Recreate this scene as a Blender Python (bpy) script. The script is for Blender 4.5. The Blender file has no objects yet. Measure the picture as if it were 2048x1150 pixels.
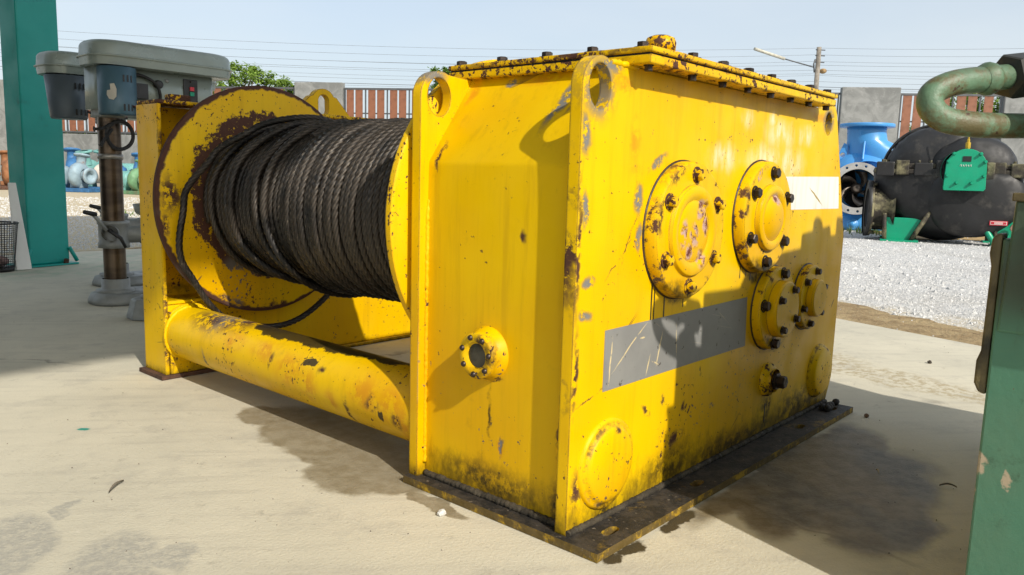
import bpy, bmesh, math, random
from mathutils import Vector, Matrix
random.seed(7)
S = bpy.context.scene
COL = S.collection
pi = math.pi
R = math.radians

# ------------------------------------------------------------------ camera, sky, sun, exposure
cd = bpy.data.cameras.new('camera'); cam = bpy.data.objects.new('camera', cd); COL.objects.link(cam)
cd.sensor_width = 36.0; cd.lens = 1572.7 / 2048 * 36.0; cd.clip_start = 0.05; cd.clip_end = 2000
_r = Vector((0.66559449, -0.74582055, 0.02712359)); _u = Vector((0.0857209, 0.11250197, 0.98994709)); _f = Vector((0.74137433, 0.65657827, -0.1388131))
M = Matrix((_r, _u, -_f)).transposed().to_4x4(); M.translation = Vector((-1.19346, -0.81785, 0.73749))
cam.matrix_world = M
S.camera = cam

SUN_TO = Vector((0.28, 1.0, -0.77)).normalized()
w = bpy.data.worlds.new('World'); S.world = w; w.use_nodes = True
wn = w.node_tree.nodes; wl = w.node_tree.links
sky = wn.new('ShaderNodeTexSky'); sky.sky_type = 'NISHITA'; sky.sun_disc = False
sky.sun_elevation = math.asin(-SUN_TO.z); sky.sun_rotation = math.atan2(-SUN_TO.x, -SUN_TO.y)
sky.air_density = 1.0; sky.dust_density = 3.0; sky.ozone_density = 2.0
# thin even veil of high cloud over the whole sky, a little uneven
_tc = wn.new('ShaderNodeTexCoord'); _mp = wn.new('ShaderNodeMapping'); _mp.inputs[3].default_value = (1, 1, 3.5); wl.new(_tc.outputs['Generated'], _mp.inputs[0])
_cn = wn.new('ShaderNodeTexNoise'); _cn.inputs['Scale'].default_value = 2.2; _cn.inputs['Detail'].default_value = 5; wl.new(_mp.outputs[0], _cn.inputs['Vector'])
_cr = wn.new('ShaderNodeMapRange'); _cr.inputs[1].default_value = .3; _cr.inputs[2].default_value = .7; _cr.inputs[3].default_value = .55; _cr.inputs[4].default_value = .78; wl.new(_cn.outputs['Fac'], _cr.inputs[0])
_mx = wn.new('ShaderNodeMix'); _mx.data_type = 'RGBA'; wl.new(_cr.outputs[0], _mx.inputs[0]); wl.new(sky.outputs[0], _mx.inputs[6]); _mx.inputs[7].default_value = (4.55, 4.95, 5.2, 1)
wl.new(_mx.outputs[2], wn['Background'].inputs[0]); wn['Background'].inputs[1].default_value = 0.145
ld = bpy.data.lights.new('sun', 'SUN'); ld.energy = 4.0; ld.angle = R(0.8); ld.color = (1.0, 0.93, 0.82)
sun = bpy.data.objects.new('sun', ld); COL.objects.link(sun); sun.rotation_euler = SUN_TO.to_track_quat('-Z', 'Y').to_euler()
vs = S.view_settings; vs.view_transform = 'Standard'; vs.look = 'None'; vs.gamma = 1.0; vs.exposure = 0.30
cy = S.cycles; cy.use_adaptive_sampling = True; cy.adaptive_threshold = .015; cy.max_bounces = 6; cy.diffuse_bounces = 4; cy.glossy_bounces = 3; cy.transmission_bounces = 3; cy.caustics_reflective = False; cy.caustics_refractive = False

# ------------------------------------------------------------------ material helpers
class NT:
    def __init__(s, name):
        s.m = bpy.data.materials.new(name); s.m.use_nodes = True
        s.t = s.m.node_tree; s.b = s.t.nodes['Principled BSDF']
        s.co = s.node('ShaderNodeTexCoord').outputs['Object']
    def node(s, typ, **kw):
        n = s.t.nodes.new(typ)
        for k, v in kw.items(): setattr(n, k, v)
        return n
    def set(s, sock, v):
        if isinstance(v, bpy.types.NodeSocket): s.t.links.new(v, sock)
        elif isinstance(v, (tuple, list)) and len(v) == 3 and sock.type == 'RGBA': sock.default_value = (*v, 1)
        else: sock.default_value = v
    def math(s, op, a, b=0.0, c=0.0):
        n = s.node('ShaderNodeMath', operation=op)
        s.set(n.inputs[0], a); s.set(n.inputs[1], b); s.set(n.inputs[2], c); return n.outputs[0]
    def add(s, a, b): return s.math('ADD', a, b)
    def mul(s, a, b): return s.math('MULTIPLY', a, b)
    def mx(s, a, b): return s.math('MAXIMUM', a, b)
    def noise(s, scale, detail=3, rough=.55, vec=None, dist=0.0, col=False):
        n = s.node('ShaderNodeTexNoise'); s.set(n.inputs['Vector'], vec or s.co)
        n.inputs['Scale'].default_value = scale; n.inputs['Detail'].default_value = detail
        n.inputs['Roughness'].default_value = rough; n.inputs['Distortion'].default_value = dist
        return n.outputs['Color' if col else 'Fac']
    def voro(s, scale, vec=None, feature='F1', out='Distance', rnd=1.0):
        n = s.node('ShaderNodeTexVoronoi', feature=feature); s.set(n.inputs['Vector'], vec or s.co)
        n.inputs['Scale'].default_value = scale; n.inputs['Randomness'].default_value = rnd
        return n.outputs[out]
    def ramp(s, x, a, b, lo=0.0, hi=1.0):
        n = s.node('ShaderNodeMapRange', interpolation_type='SMOOTHSTEP'); s.set(n.inputs[0], x)
        if a > b: a, b, lo, hi = b, a, hi, lo
        n.inputs[1].default_value = a; n.inputs[2].default_value = b; n.inputs[3].default_value = lo; n.inputs[4].default_value = hi
        return n.outputs[0]
    def mix(s, f, a, b, mode='MIX'):
        n = s.node('ShaderNodeMix', data_type='RGBA', blend_type=mode)
        s.set(n.inputs[0], f); s.set(n.inputs[6], a); s.set(n.inputs[7], b); return n.outputs[2]
    def xyz(s, vec=None):
        n = s.node('ShaderNodeSeparateXYZ'); s.set(n.inputs[0], vec or s.co); return n.outputs
    def mapped(s, loc=(0, 0, 0), rot=(0, 0, 0), scale=(1, 1, 1), vec=None, typ='TEXTURE'):
        n = s.node('ShaderNodeMapping', vector_type=typ); s.set(n.inputs[0], vec or s.co)
        n.inputs[1].default_value = loc; n.inputs[2].default_value = rot; n.inputs[3].default_value = scale
        return n.outputs[0]
    def distort(s, amt, scale, detail=4):
        c = s.noise(scale, detail, .6, col=True)
        n = s.node('ShaderNodeVectorMath', operation='MULTIPLY_ADD'); s.set(n.inputs[0], c)
        n.inputs[1].default_value = (2*amt,)*3
        k = s.node('ShaderNodeVectorMath', operation='SUBTRACT'); s.set(k.inputs[0], s.co); k.inputs[1].default_value = (amt,)*3
        s.set(n.inputs[2], k.outputs[0]); return n.outputs[0]
    def blob(s, vec, loc, size, rot=0.0, axis='y', soft=.25):
        r = {'x': (rot, 0, 0), 'y': (0, rot, 0), 'z': (0, 0, rot)}[axis]
        v = s.mapped(loc, r, size, vec)
        n = s.node('ShaderNodeVectorMath', operation='LENGTH'); s.set(n.inputs[0], v)
        return s.ramp(n.outputs['Value'], 1.0, 1.0 - soft)
    def blobs(s, vec, items, axis='y', soft=.25):
        r = None
        for it in items:
            m = s.blob(vec, it[0], it[1], it[2] if len(it) > 2 else 0.0, axis, soft)
            r = m if r is None else s.mx(r, m)
        return r
    def edge(s, radius=.006):
        bv = s.node('ShaderNodeBevel', samples=4); bv.inputs['Radius'].default_value = radius
        g = s.node('ShaderNodeNewGeometry')
        s.bn = bv.outputs[0]
        d = s.node('ShaderNodeVectorMath', operation='DOT_PRODUCT'); s.set(d.inputs[0], bv.outputs[0]); s.set(d.inputs[1], g.outputs['Normal'])
        return s.math('SUBTRACT', 1.0, d.outputs['Value'])
    def bump(s, h, strength=.3, dist=.002, normal=None):
        n = s.node('ShaderNodeBump')
        if normal is not None: s.set(n.inputs['Normal'], normal)
        n.inputs['Strength'].default_value = strength; n.inputs['Distance'].default_value = dist
        s.set(n.inputs['Height'], h); s.set(s.b.inputs['Normal'], n.outputs[0])
    def done(s, color, rough=.5, metal=0.0, spec=None):
        s.set(s.b.inputs['Base Color'], color); s.set(s.b.inputs['Roughness'], rough); s.set(s.b.inputs['Metallic'], metal)
        if spec is not None: s.b.inputs['Specular IOR Level'].default_value = spec
        return s.m

BROWN = (.05, .022, .016); GREY = (.185, .18, .168)

def plain(name, col, rough=.5, metal=0.0, var=.25, scale=6.0, bump=.15, bscale=60, dirt=None, damt=.5, dscale=4, edge=None):
    n = NT(name); c2 = tuple(v*(1-var) for v in col)
    c = n.mix(n.ramp(n.noise(scale, 4), .35, .68), col, c2)
    if dirt is not None:
        c = n.mix(n.ramp(n.noise(dscale, 6, .65), 1-damt-.08, 1-damt+.12), c, dirt)
    if edge is not None:
        e = n.ramp(n.add(n.edge(.006), n.mul(n.noise(25, 4), .25)), .17, .24)
        c = n.mix(e, c, edge)
    if bump: n.bump(n.noise(bscale, 4), bump, .003)
    return n.done(c, n.ramp(n.noise(scale*2, 3), .3, .7, max(.05, rough-.1), min(1, rough+.12)), metal)

def yellow(name, chip=.5, grime=0.0, edge=True, rnd=.004, brown=(), grey=(), orange=(), pale=(), oil=(), pink=(), oilt=.38, hard=False, axis='y', extra=None, gdist=.018, rough=.38):
    """enamel yellow over red-brown primer: chips, worn edges, oily dirt low down"""
    n = NT(name)
    big = n.noise(2.2, 3)
    c = n.mix(n.ramp(big, .32, .68), (.76, .49, .0), (.69, .39, .0))
    st = n.noise(1, 5, .65, vec=n.mapped(scale=(.035, .035, .45)))
    c = n.mix(n.mul(n.ramp(st, .50, .72), .42), c, (.50, .29, .004))
    st2 = n.noise(1, 3, .6, vec=n.mapped((3, 1, 2), scale=(.012, .012, .25)))
    c = n.mix(n.mul(n.ramp(st2, .5, .8), n.ramp(n.noise(2.7, 3), .35, .65, 0, .4)), c, (.60, .37, .002))
    c = n.mix(n.ramp(n.noise(11, 7, .72), .60, .72, 0, .35), c, (.42, .25, .01))
    c = n.mix(n.ramp(n.noise(1.3, 5, .6), .50, .72, 0, .55), c, (.66, .345, .0))
    dv = n.distort(gdist*1.4, 16, 8)
    if pale: c = n.mix(n.mul(n.blobs(dv, pale, axis, .95), n.ramp(n.noise(1, 8, .72, vec=n.mapped(scale=(.05, .1, .16))), .40, .58, .12, .8)), c, (.82, .70, .50))
    if orange: c = n.mix(n.mul(n.blobs(dv, orange, axis, .9), n.ramp(n.noise(26, 8, .75), .42, .54, 0, .8)), c, (.58, .24, .008))
    fine = n.noise(75, 6, .62)
    clump = n.noise(4.5, 3)
    k = n.add(fine, n.mul(clump, .35))
    thr = .93 - .12*chip
    chips = n.ramp(k, thr - .015, thr - .003)
    k2 = n.add(n.noise(36, 8, .72), n.mul(clump, .3))
    chips = n.mx(chips, n.ramp(k2, thr - .01, thr + .0))
    # fine scratches
    for i, (rt, sc) in enumerate((((.2, .5, .3), 7), ((1.0, -.4, .8), 9))):
        sv = n.mapped((i*3.1, 0, i), rt, (2.2, .011, .3))
        sc_ = n.mul(n.ramp(n.noise(1.0, 2, .5, vec=sv), .735, .75), n.ramp(n.noise(3.3+i, 2), .5, .6))
        chips = n.mx(chips, n.mul(sc_, .7))
    greyness = n.ramp(n.noise(3.0, 3), .57, .68, 0, .7)
    if brown: 
        bb = n.mul(n.blobs(dv, brown, axis, .8), n.ramp(n.noise(34, 8, .75), .45, .50)); chips = n.mx(chips, bb)
    if pink:
        pk = n.mul(n.blobs(dv, pink, axis, .5), n.ramp(n.noise(34, 8, .75), .44, .48)); c = n.mix(pk, c, n.mix(n.ramp(n.noise(60, 5, .7), .42, .56), (.13, .035, .03), (.50, .33, .28)))
    if extra: chips = n.mx(chips, extra(n))
    if grey:
        gg = n.mul(n.blobs(dv, grey, axis, .7), n.ramp(n.noise(38, 8, .75), .43, .49)); chips = n.mx(chips, gg); greyness = n.mx(greyness, gg)
    if edge:
        e = n.edge(.007); ew = n.ramp(n.add(n.mul(e, .9), n.mul(n.noise(20, 5, .65), .55)), .42, .47)
        chips = n.mx(chips, ew)
    cc = n.mix(greyness, n.mix(n.noise(30, 3), BROWN, (.10, .045, .03)), GREY)
    c = n.mix(chips, c, cc)
    if grime:
        z = n.xyz()[2]
        g = n.add(n.math('SUBTRACT', 1.0, n.math('DIVIDE', z, grime)), n.mul(n.math('SUBTRACT', n.noise(24, 8, .75, vec=n.mapped(scale=(1, 1, 2.0))), .5), 2.2))
        c = n.mix(n.ramp(g, .0, 1.15, 0, .88), c, (.045, .032, .008))
    if oil and hard:
        c = n.mix(n.ramp(n.add(n.blobs(dv, oil, axis, .95), n.mul(n.math('SUBTRACT', n.noise(13, 8, .75), .5), 1.3)), .38, .48, 0, .94), c, (.022, .017, .010))
    elif oil:
        c = n.mix(n.mul(n.blobs(dv, oil, axis, .9), n.ramp(n.noise(32, 8, .75), oilt, oilt+.2, .15, .93)), c, (.03, .022, .008))
    n.bump(n.add(n.mul(n.noise(130, 3), .25), n.add(n.mul(n.noise(14, 3), .8), n.mul(chips, -.9))), .35, .0018, n.bn if edge else None)
    return n.done(c, n.mx(n.mul(chips, .75), n.ramp(n.noise(12, 4), .3, .7, rough-.06, rough+.14)), 0, .2)

# ------------------------------------------------------------------ mesh helpers
class MB:
    def __init__(s): s.v = []; s.f = []; s.sm = []; s.gv = []
    def addv(s, pts): k = len(s.v); s.v += [tuple(p) for p in pts]; return k
    def face(s, idx, smooth=False): s.f.append(tuple(idx)); s.sm.append(smooth)
    def box(s, x0, x1, y0, y1, z0, z1):
        k = s.addv([(x, y, z) for z in (z0, z1) for y in (y0, y1) for x in (x0, x1)])
        for q in ((0, 2, 3, 1), (4, 5, 7, 6), (0, 1, 5, 4), (2, 6, 7, 3), (0, 4, 6, 2), (1, 3, 7, 5)): s.face([k+i for i in q])
        return s
    def hexa(s, pts):   # 8 points: bottom loop 4, top loop 4
        k = s.addv(pts)
        for q in ((3, 2, 1, 0), (4, 5, 6, 7), (0, 1, 5, 4), (1, 2, 6, 5), (2, 3, 7, 6), (3, 0, 4, 7)): s.face([k+i for i in q])
        return s
    def ring(s, o, a, b, r, seg, ph=0.0):
        return s.addv([o + a*(r*math.cos(ph+2*pi*i/seg)) + b*(r*math.sin(ph+2*pi*i/seg)) for i in range(seg)])
    def lathe(s, prof, origin, axis, seg=32, smooth=True, ph=0.0, capA=False, capB=False):
        """prof: list of (radius, distance along axis)"""
        ax = Vector(axis).normalized(); o = Vector(origin)
        t = Vector((0, 0, 1)) if abs(ax.z) < .9 else Vector((1, 0, 0))
        a = ax.cross(t).normalized(); b = ax.cross(a)
        rings = []
        for r, d in prof:
            if r < 1e-6: rings.append((s.addv([o + ax*d]), 1))
            else: rings.append((s.ring(o + ax*d, a, b, r, seg, ph), seg))
        for (k0, n0), (k1, n1) in zip(rings, rings[1:]):
            for i in range(seg):
                j = (i+1) % seg
                if n0 == 1 and n1 == 1: continue
                if n0 == 1: s.face((k0, k1+i, k1+j), smooth)
                elif n1 == 1: s.face((k0+j, k0+i, k1), smooth)
                else: s.face((k0+j, k0+i, k1+i, k1+j), smooth)
        if capA and rings[0][1] > 1: s.face([rings[0][0]+i for i in range(seg)])
        if capB and rings[-1][1] > 1: s.face([rings[-1][0]+i for i in range(seg-1, -1, -1)])
        return s
    def tube(s, path, r, seg=10, closed=False, lobes=0, lay=.2, amp=.25, caps=True):
        P = [Vector(p) for p in path]; n = len(P); L = 0.0
        T = [((P[(i+1) % n] if closed or i < n-1 else P[i]) - (P[i-1] if closed or i > 0 else P[i])).normalized() for i in range(n)]
        up = Vector((0, 0, 1)) if abs(T[0].z) < .9 else Vector((1, 0, 0))
        N = (up - T[0]*up.dot(T[0])).normalized(); k0 = None; ks = []
        for i in range(n):
            if i: L += (P[i]-P[i-1]).length
            N = (N - T[i]*N.dot(T[i])).normalized(); B = T[i].cross(N)
            rr = r[i] if isinstance(r, (list, tuple)) else r
            pts = []
            for j in range(seg):
                a = 2*pi*j/seg; q = rr
                if lobes: g_ = abs(math.cos(lobes*.5*a))**.7; s.gv.append(g_); q = rr*(1-amp + amp*g_); a = a + 2*pi*L/lay
                pts.append(P[i] + N*(q*math.cos(a)) + B*(q*math.sin(a)))
            ks.append(s.addv(pts))
        for i in range(n if closed else n-1):
            k, l = ks[i], ks[(i+1) % n]
            for j in range(seg):
                jj = (j+1) % seg; s.face((k+j, k+jj, l+jj, l+j), True)
        if caps and not closed:
            s.face([ks[0]+j for j in range(seg-1, -1, -1)]); s.face([ks[-1]+j for j in range(seg)])
        return s
    def sphere(s, c, rx, ry, rz, nu=16, nv=10, z0=-1.0, z1=1.0):
        ks = []
        for i in range(nv+1):
            zz = z0 + (z1-z0)*i/nv; zz = math.sin(zz*pi/2); rr = math.sqrt(max(0, 1-zz*zz))
            ks.append(s.addv([(c[0]+rx*rr*math.cos(2*pi*j/nu), c[1]+ry*rr*math.sin(2*pi*j/nu), c[2]+rz*zz) for j in range(nu)]))
        for i in range(nv):
            for j in range(nu): s.face((ks[i]+j, ks[i]+(j+1) % nu, ks[i+1]+(j+1) % nu, ks[i+1]+j), True)
        return s
    def plate(s, outline, holes, fn, t0, t1, smooth_sides=False):
        """outline/holes are 2-D loops; fn(u, v, t) gives the 3-D point"""
        from mathutils.geometry import delaunay_2d_cdt
        uv = []; loops = []; ed = []
        for lp in [outline] + list(holes):
            k = len(uv); m = len(lp); uv += [Vector(q) for q in lp]; loops.append(m)
            ed += [(k+i, k+(i+1) % m) for i in range(m)]
        ov, oe, of, orig, _, _ = delaunay_2d_cdt(uv, ed, [], 4, 1e-7)
        idx = {}
        for j, og in enumerate(orig):
            for q in og: idx[q] = j
        mp = [None]*len(ov)
        for q, j in idx.items(): mp[j] = q
        for j in range(len(ov)):
            if mp[j] is None: mp[j] = len(uv); uv.append(Vector(ov[j]))
        k0 = s.addv([fn(u, v, t0) for u, v in uv]); k1 = s.addv([fn(u, v, t1) for u, v in uv])
        def inside(p, lp):
            c = False; m = len(lp)
            for i in range(m):
                (x1, y1), (x2, y2) = lp[i], lp[(i+1) % m]
                if (y1 > p[1]) != (y2 > p[1]) and p[0] < (x2-x1)*(p[1]-y1)/(y2-y1)+x1: c = not c
            return c
        for f in of:
            ids = [mp[i] for i in f]
            if holes and all(i >= loops[0] for i in ids):
                cc = sum((uv[i] for i in ids), Vector((0, 0)))/len(ids)
                if any(inside(cc, h) for h in holes): continue
            s.face([k0+i for i in ids]); s.face([k1+i for i in reversed(ids)])
        p = 0
        for m in loops:
            for i in range(m):
                a, b = p+i, p+(i+1) % m; s.face((k0+a, k0+b, k1+b, k1+a), smooth_sides)
            p += m
        return s
    def mesh(s, name, m):
        me = bpy.data.meshes.new(name); me.from_pydata(s.v, [], s.f)
        me.polygons.foreach_set('use_smooth', s.sm); me.materials.append(m)
        bm = bmesh.new(); bm.from_mesh(me); bmesh.ops.recalc_face_normals(bm, faces=bm.faces[:]); bm.to_mesh(me); bm.free()
        if s.gv: me.attributes.new('groove', 'FLOAT', 'POINT').data.foreach_set('value', s.gv)
        me.update(); return me
    def build(s, name, m, parent=None, bevel=0.0, loc=None):
        o = bpy.data.objects.new(name, s.mesh(name, m)); COL.objects.link(o)
        if parent: o.parent = parent
        if loc: o.location = loc
        if bevel:
            b = o.modifiers.new('bevel', 'BEVEL'); b.width = bevel; b.segments = 2; b.limit_method = 'ANGLE'; b.angle_limit = R(40)
            b.harden_normals = False
        return o

def tag(o, label=None, cat=None, group=None, kind=None):
    if label: o['label'] = label
    if cat: o['category'] = cat
    if group: o['group'] = group
    if kind: o['kind'] = kind
    return o
def thing(name, label, cat, loc=(0, 0, 0), rotz=0.0, group=None):
    o = bpy.data.objects.new(name, None); COL.objects.link(o); o.location = loc; o.rotation_euler = (0, 0, rotz)
    o.empty_display_size = .1
    return tag(o, label, cat, group)
def inst(name, mesh, parent, loc, axis=None, spin=0.0, scale=1.0):
    o = bpy.data.objects.new(name, mesh); COL.objects.link(o); o.parent = parent; o.location = loc
    if axis is not None:
        q = Vector(axis).to_track_quat('Z', 'Y'); o.rotation_mode = 'QUATERNION'
        from mathutils import Quaternion
        o.rotation_quaternion = q @ Quaternion((0, 0, 1), spin)
    o.scale = (scale,)*3
    return o
def copy_tree(o, parent=None):
    c = o.copy(); COL.objects.link(c); c.parent = parent
    for ch in [x for x in bpy.data.objects if x.parent == o]: copy_tree(ch, c)
    return c
def circle(cx, cy, r, n=28, sx=1.0): return [(cx + sx*r*math.cos(2*pi*i/n), cy + r*math.sin(2*pi*i/n)) for i in range(n)]
def arc(cx, cy, r, a0, a1, n=10): return [(cx + r*math.cos(R(a0+(a1-a0)*i/n)), cy + r*math.sin(R(a0+(a1-a0)*i/n))) for i in range(n+1)]
def XZ(u, v, t): return (u, t, v)
def YZ(u, v, t): return (t, u, v)
def XY(u, v, t): return (u, v, t)
def catmull(pts, n=8, closed=False):
    P = [Vector(p) for p in pts]; out = []; m = len(P)
    for i in range(m if closed else m-1):
        g = lambda k: P[k % m] if closed else P[max(0, min(m-1, k))]
        a, b, c, d = g(i-1), g(i), g(i+1), g(i+2)
        for j in range(n):
            t = j/n
            out.append(.5*((2*b) + (c-a)*t + (2*a-5*b+4*c-d)*t*t + (3*b-a-3*c+d)*t**3))
    if not closed: out.append(P[-1])
    return out
def bolt_mesh(name, r, h, m, washer=1.5, wh=.15):
    b = MB()
    b.lathe([(r*washer, 0), (r*washer, h*wh), (r*1.05, h*wh)], (0, 0, 0), (0, 0, 1), 14, False)
    b.lathe([(r, h*wh), (r, h*.88), (r*.86, h), (0, h)], (0, 0, 0), (0, 0, 1), 6, False)
    return b.mesh(name, m)

# ------------------------------------------------------------------ the setting
def concrete_mat():
    n = NT('slab_concrete')
    c = n.mix(n.ramp(n.noise(1.1, 5, .6), .35, .65), (.56, .525, .42), (.47, .445, .36))
    c = n.mix(n.mul(n.ramp(n.noise(6, 6, .7), .5, .68), .45), c, (.36, .34, .29))
    br = n.noise(1, 5, .65, vec=n.mapped(rot=(0, 0, R(-40)), scale=(.55, .05, 1)))
    c = n.mix(n.mul(n.ramp(br, .5, .72), .35), c, (.33, .31, .265))
    c = n.mix(n.ramp(n.noise(150, 4, .7), .60, .72, 0, .55), c, (.20, .19, .16))
    c = n.mix(n.ramp(n.noise(13, 9, .78), .57, .68, 0, .5), c, (.27, .25, .205))
    c = n.mix(n.ramp(n.voro(45), .0, .16, .0, 0), c, (.1, .1, .1))
    wv = n.node('ShaderNodeTexVoronoi', feature='DISTANCE_TO_EDGE'); n.set(wv.inputs['Vector'], n.distort(.25, 1.3, 7)); wv.inputs['Scale'].default_value = .42
    c = n.mix(n.mul(n.ramp(wv.outputs['Distance'], .006, .001), n.ramp(n.noise(1.5, 3), .5, .62, 0, .6)), c, (.16, .145, .12))
    c = n.mix(n.ramp(n.noise(70, 3), .66, .72, 0, .5), c, (.60, .57, .48))
    dv = n.distort(.075, 5, 8)
    Z = 1.0
    oilL = [((.02, .62, 0), (.13, .18, Z), .3), ((-.05, .70, 0), (.13, .13, Z)), ((.0, .86, 0), (.10, .14, Z)), ((.03, 1.05, 0), (.13, .17, Z), .2), ((.05, 1.25, 0), (.08, .13, Z)), ((.1, .85, 0), (.2, .5, Z)), ((-.035, .42, 0), (.03, .10, Z))]
    c = n.mix(n.mul(n.blobs(dv, oilL, 'z', .2), n.ramp(n.noise(18, 6, .7), .35, .65, .62, .8)), c, (.15, .115, .058))
    oilR = [((.78, -.22, 0), (.42, .20, Z), -.1), ((.60, -.33, 0), (.22, .13, Z)), ((1.05, -.14, 0), (.28, .12, Z), .2), ((.75, -.12, 0), (.35, .1, Z)), ((.5, -.12, 0), (.2, .09, Z), .6), ((.7, -.05, 0), (.45, .08, Z)), ((1.0, -.06, 0), (.35, .08, Z))]
    c = n.mix(n.mul(n.blobs(dv, oilR, 'z', .32), n.ramp(n.noise(18, 6, .7), .35, .65, .74, .92)), c, n.mix(n.ramp(n.noise(3.5, 4), .42, .6), (.06, .05, .034), (.11, .078, .03)))
    drip = [((.10, -.012, 0), (.05, .022, Z)), ((.30, -.012, 0), (.07, .022, Z)), ((.24, -.02, 0), (.03, .02, Z)), ((.04, -.01, 0), (.03, .02, Z))]
    c = n.mix(n.blobs(n.distort(.02, 30, 4), drip, 'z', .3), c, (.06, .045, .02))
    smear = [((-.66, .62, 0), (.10, .20, Z), -.5), ((-.55, .60, 0), (.04, .07, Z), -.6), ((-.74, .86, 0), (.07, .16, Z), -.4), ((-.62, .95, 0), (.02, .06, Z), -.9)]
    c = n.mix(n.mul(n.blobs(dv, smear, 'z', .35), n.ramp(n.noise(50, 6, .75), .38, .6, .25, .75)), c, (.29, .285, .26))
    c = n.mix(n.blob(n.distort(.01, 30), (-.387, 1.50, 0), (.012, .022, Z), .8, 'z', .4), c, (.03, .25, .2))
    green = [((.9, 5.2, 0), (1.5, .5, Z), .2), ((1.6, 5.9, 0), (.8, .5, Z))]
    c = n.mix(n.mul(n.blobs(dv, green, 'z', .8), n.ramp(n.noise(8, 4), .4, .65, 0, .5)), c, (.24, .36, .25))
    sand = [((2.05, .1, 0), (.16, 1.1, Z), -.12), ((2.2, .5, 0), (.2, .4, Z)), ((2.0, -.6, 0), (.12, .6, Z))]
    c = n.mix(n.mul(n.blobs(n.distort(.15, 3, 6), sand, 'z', .5), n.ramp(n.noise(30, 5, .7), .42, .6, 0, .8)), c, (.34, .28, .17))
    h = n.add(n.mul(n.noise(140, 4, .6), .7), n.add(n.mul(n.noise(20, 4), .5), n.mul(br, .5)))
    n.bump(h, .5, .005)
    wet = n.mx(n.blobs(dv, oilL, 'z', .2), n.blobs(dv, oilR, 'z', .3))
    return n.done(c, n.ramp(wet, 0, 1, .85, .55), 0, .3)
def gravel_mat():
    n = NT('pale_gravel')
    c1 = n.voro(38, out='Color'); g = n.node('ShaderNodeSeparateColor'); n.set(g.inputs[0], c1)
    c = n.mix(g.outputs[0], (.40, .40, .40), (.58, .58, .57))
    c = n.mix(n.ramp(n.noise(.7, 5, .6), .45, .7, 0, .5), c, (.36, .35, .34))
    c = n.mix(n.ramp(n.noise(5, 5, .7), .58, .72, 0, .5), c, (.26, .26, .26))
    trk = n.noise(1, 5, .65, vec=n.mapped(rot=(0, 0, R(35)), scale=(3.5, .5, 1)))
    c = n.mix(n.ramp(trk, .5, .66, 0, .55), c, (.33, .32, .30))
    c = n.mix(n.ramp(n.noise(.35, 6, .65), .52, .68, 0, .5), c, (.40, .37, .31))
    d = n.voro(38)
    c = n.mix(n.ramp(d, .45, .8, 0, .45), c, (.2, .2, .2))
    c = n.mix(n.ramp(n.noise(26, 5, .7), .62, .70, 0, .75), c, (.17, .17, .165))
    X = n.xyz(); ex_ = n.math('SUBTRACT', n.math('SUBTRACT', X[0], n.mul(X[1], .28)), 3.42)
    bd = n.add(ex_, n.mul(n.math('SUBTRACT', n.noise(3.2, 7, .7), .5), 1.5))
    c = n.mix(n.mul(n.ramp(bd, .85, .15), n.ramp(n.noise(30, 5, .7), .35, .6, .45, 1)), c, (.44, .36, .22))
    n.bump(n.math('SUBTRACT', 1.0, d), .5, .012)
    return n.done(c, .95, 0, .2)
def dirt_mat():
    n = NT('sandy_dirt')
    c = n.mix(n.ramp(n.noise(5, 6, .7), .4, .62), (.43, .325, .18), (.30, .215, .115))
    c = n.mix(n.ramp(n.noise(60, 4), .6, .7, 0, .6), c, (.50, .41, .27))
    c = n.mix(n.ramp(n.noise(9, 8, .75), .58, .66, 0, .8), c, (.13, .09, .05))
    n.bump(n.noise(30, 6, .7), 1.0, .03)
    return n.done(c, .95, 0, .2)
CONC = concrete_mat(); GRAV = gravel_mat(); DIRT = dirt_mat()
def sheet(name, poly, z, m, thick=.06):
    b = MB().plate(poly, [], XY, z, z-thick); o = b.build(name, m); return tag(o, kind='structure')
slab_poly = [(-9, -7), (1.2, -7), (2.55, -2), (3.06, -.05), (3.28, .66), (4.3, 4.2), (4.5, 6.9), (3.0, 6.55), (1.75, 6.45), (-9, 7.0)]
sheet('concrete_slab', slab_poly, 0, CONC)
far = MB(); far.plate([(-900, -900), (1100, -900), (1100, 1100), (-900, 1100)], [], XY, -.035, -.2)
tag(far.build('gravel_yard', GRAV), kind='structure')
def wob(poly, a=.08, n=9):
    out = []
    for i in range(len(poly)):
        p, q = poly[i], poly[(i+1) % len(poly)]
        for j in range(n): out.append((p[0]+(q[0]-p[0])*j/n+random.uniform(-a, a), p[1]+(q[1]-p[1])*j/n+random.uniform(-a, a)))
    return out
sheet('dirt_strip', wob([(2.2, -3.5), (3.1, -.3), (3.4, .9), (4.3, 4.4), (4.6, 6.9), (5.1, 6.9), (4.9, 4.2), (4.15, .95), (3.6, 0), (2.8, -3.5)], .07), -.022, DIRT, .02)
sheet('dirt_strip', wob([(-9, 6.9), (1.7, 6.3), (4.4, 6.8), (4.4, 7.15), (1.7, 6.75), (-9, 7.3)], .06), -.020, DIRT, .02)
STRAW = plain('dry_straw_ground', (.42, .28, .11), .95, var=.5, scale=9, bump=.8, bscale=18)
sheet('straw_patch', wob([(11.6, 2.9), (13.2, 1.2), (15.5, 2.0), (16.0, 3.0), (14.0, 4.2)], .15), -.024, STRAW, .01)

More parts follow.
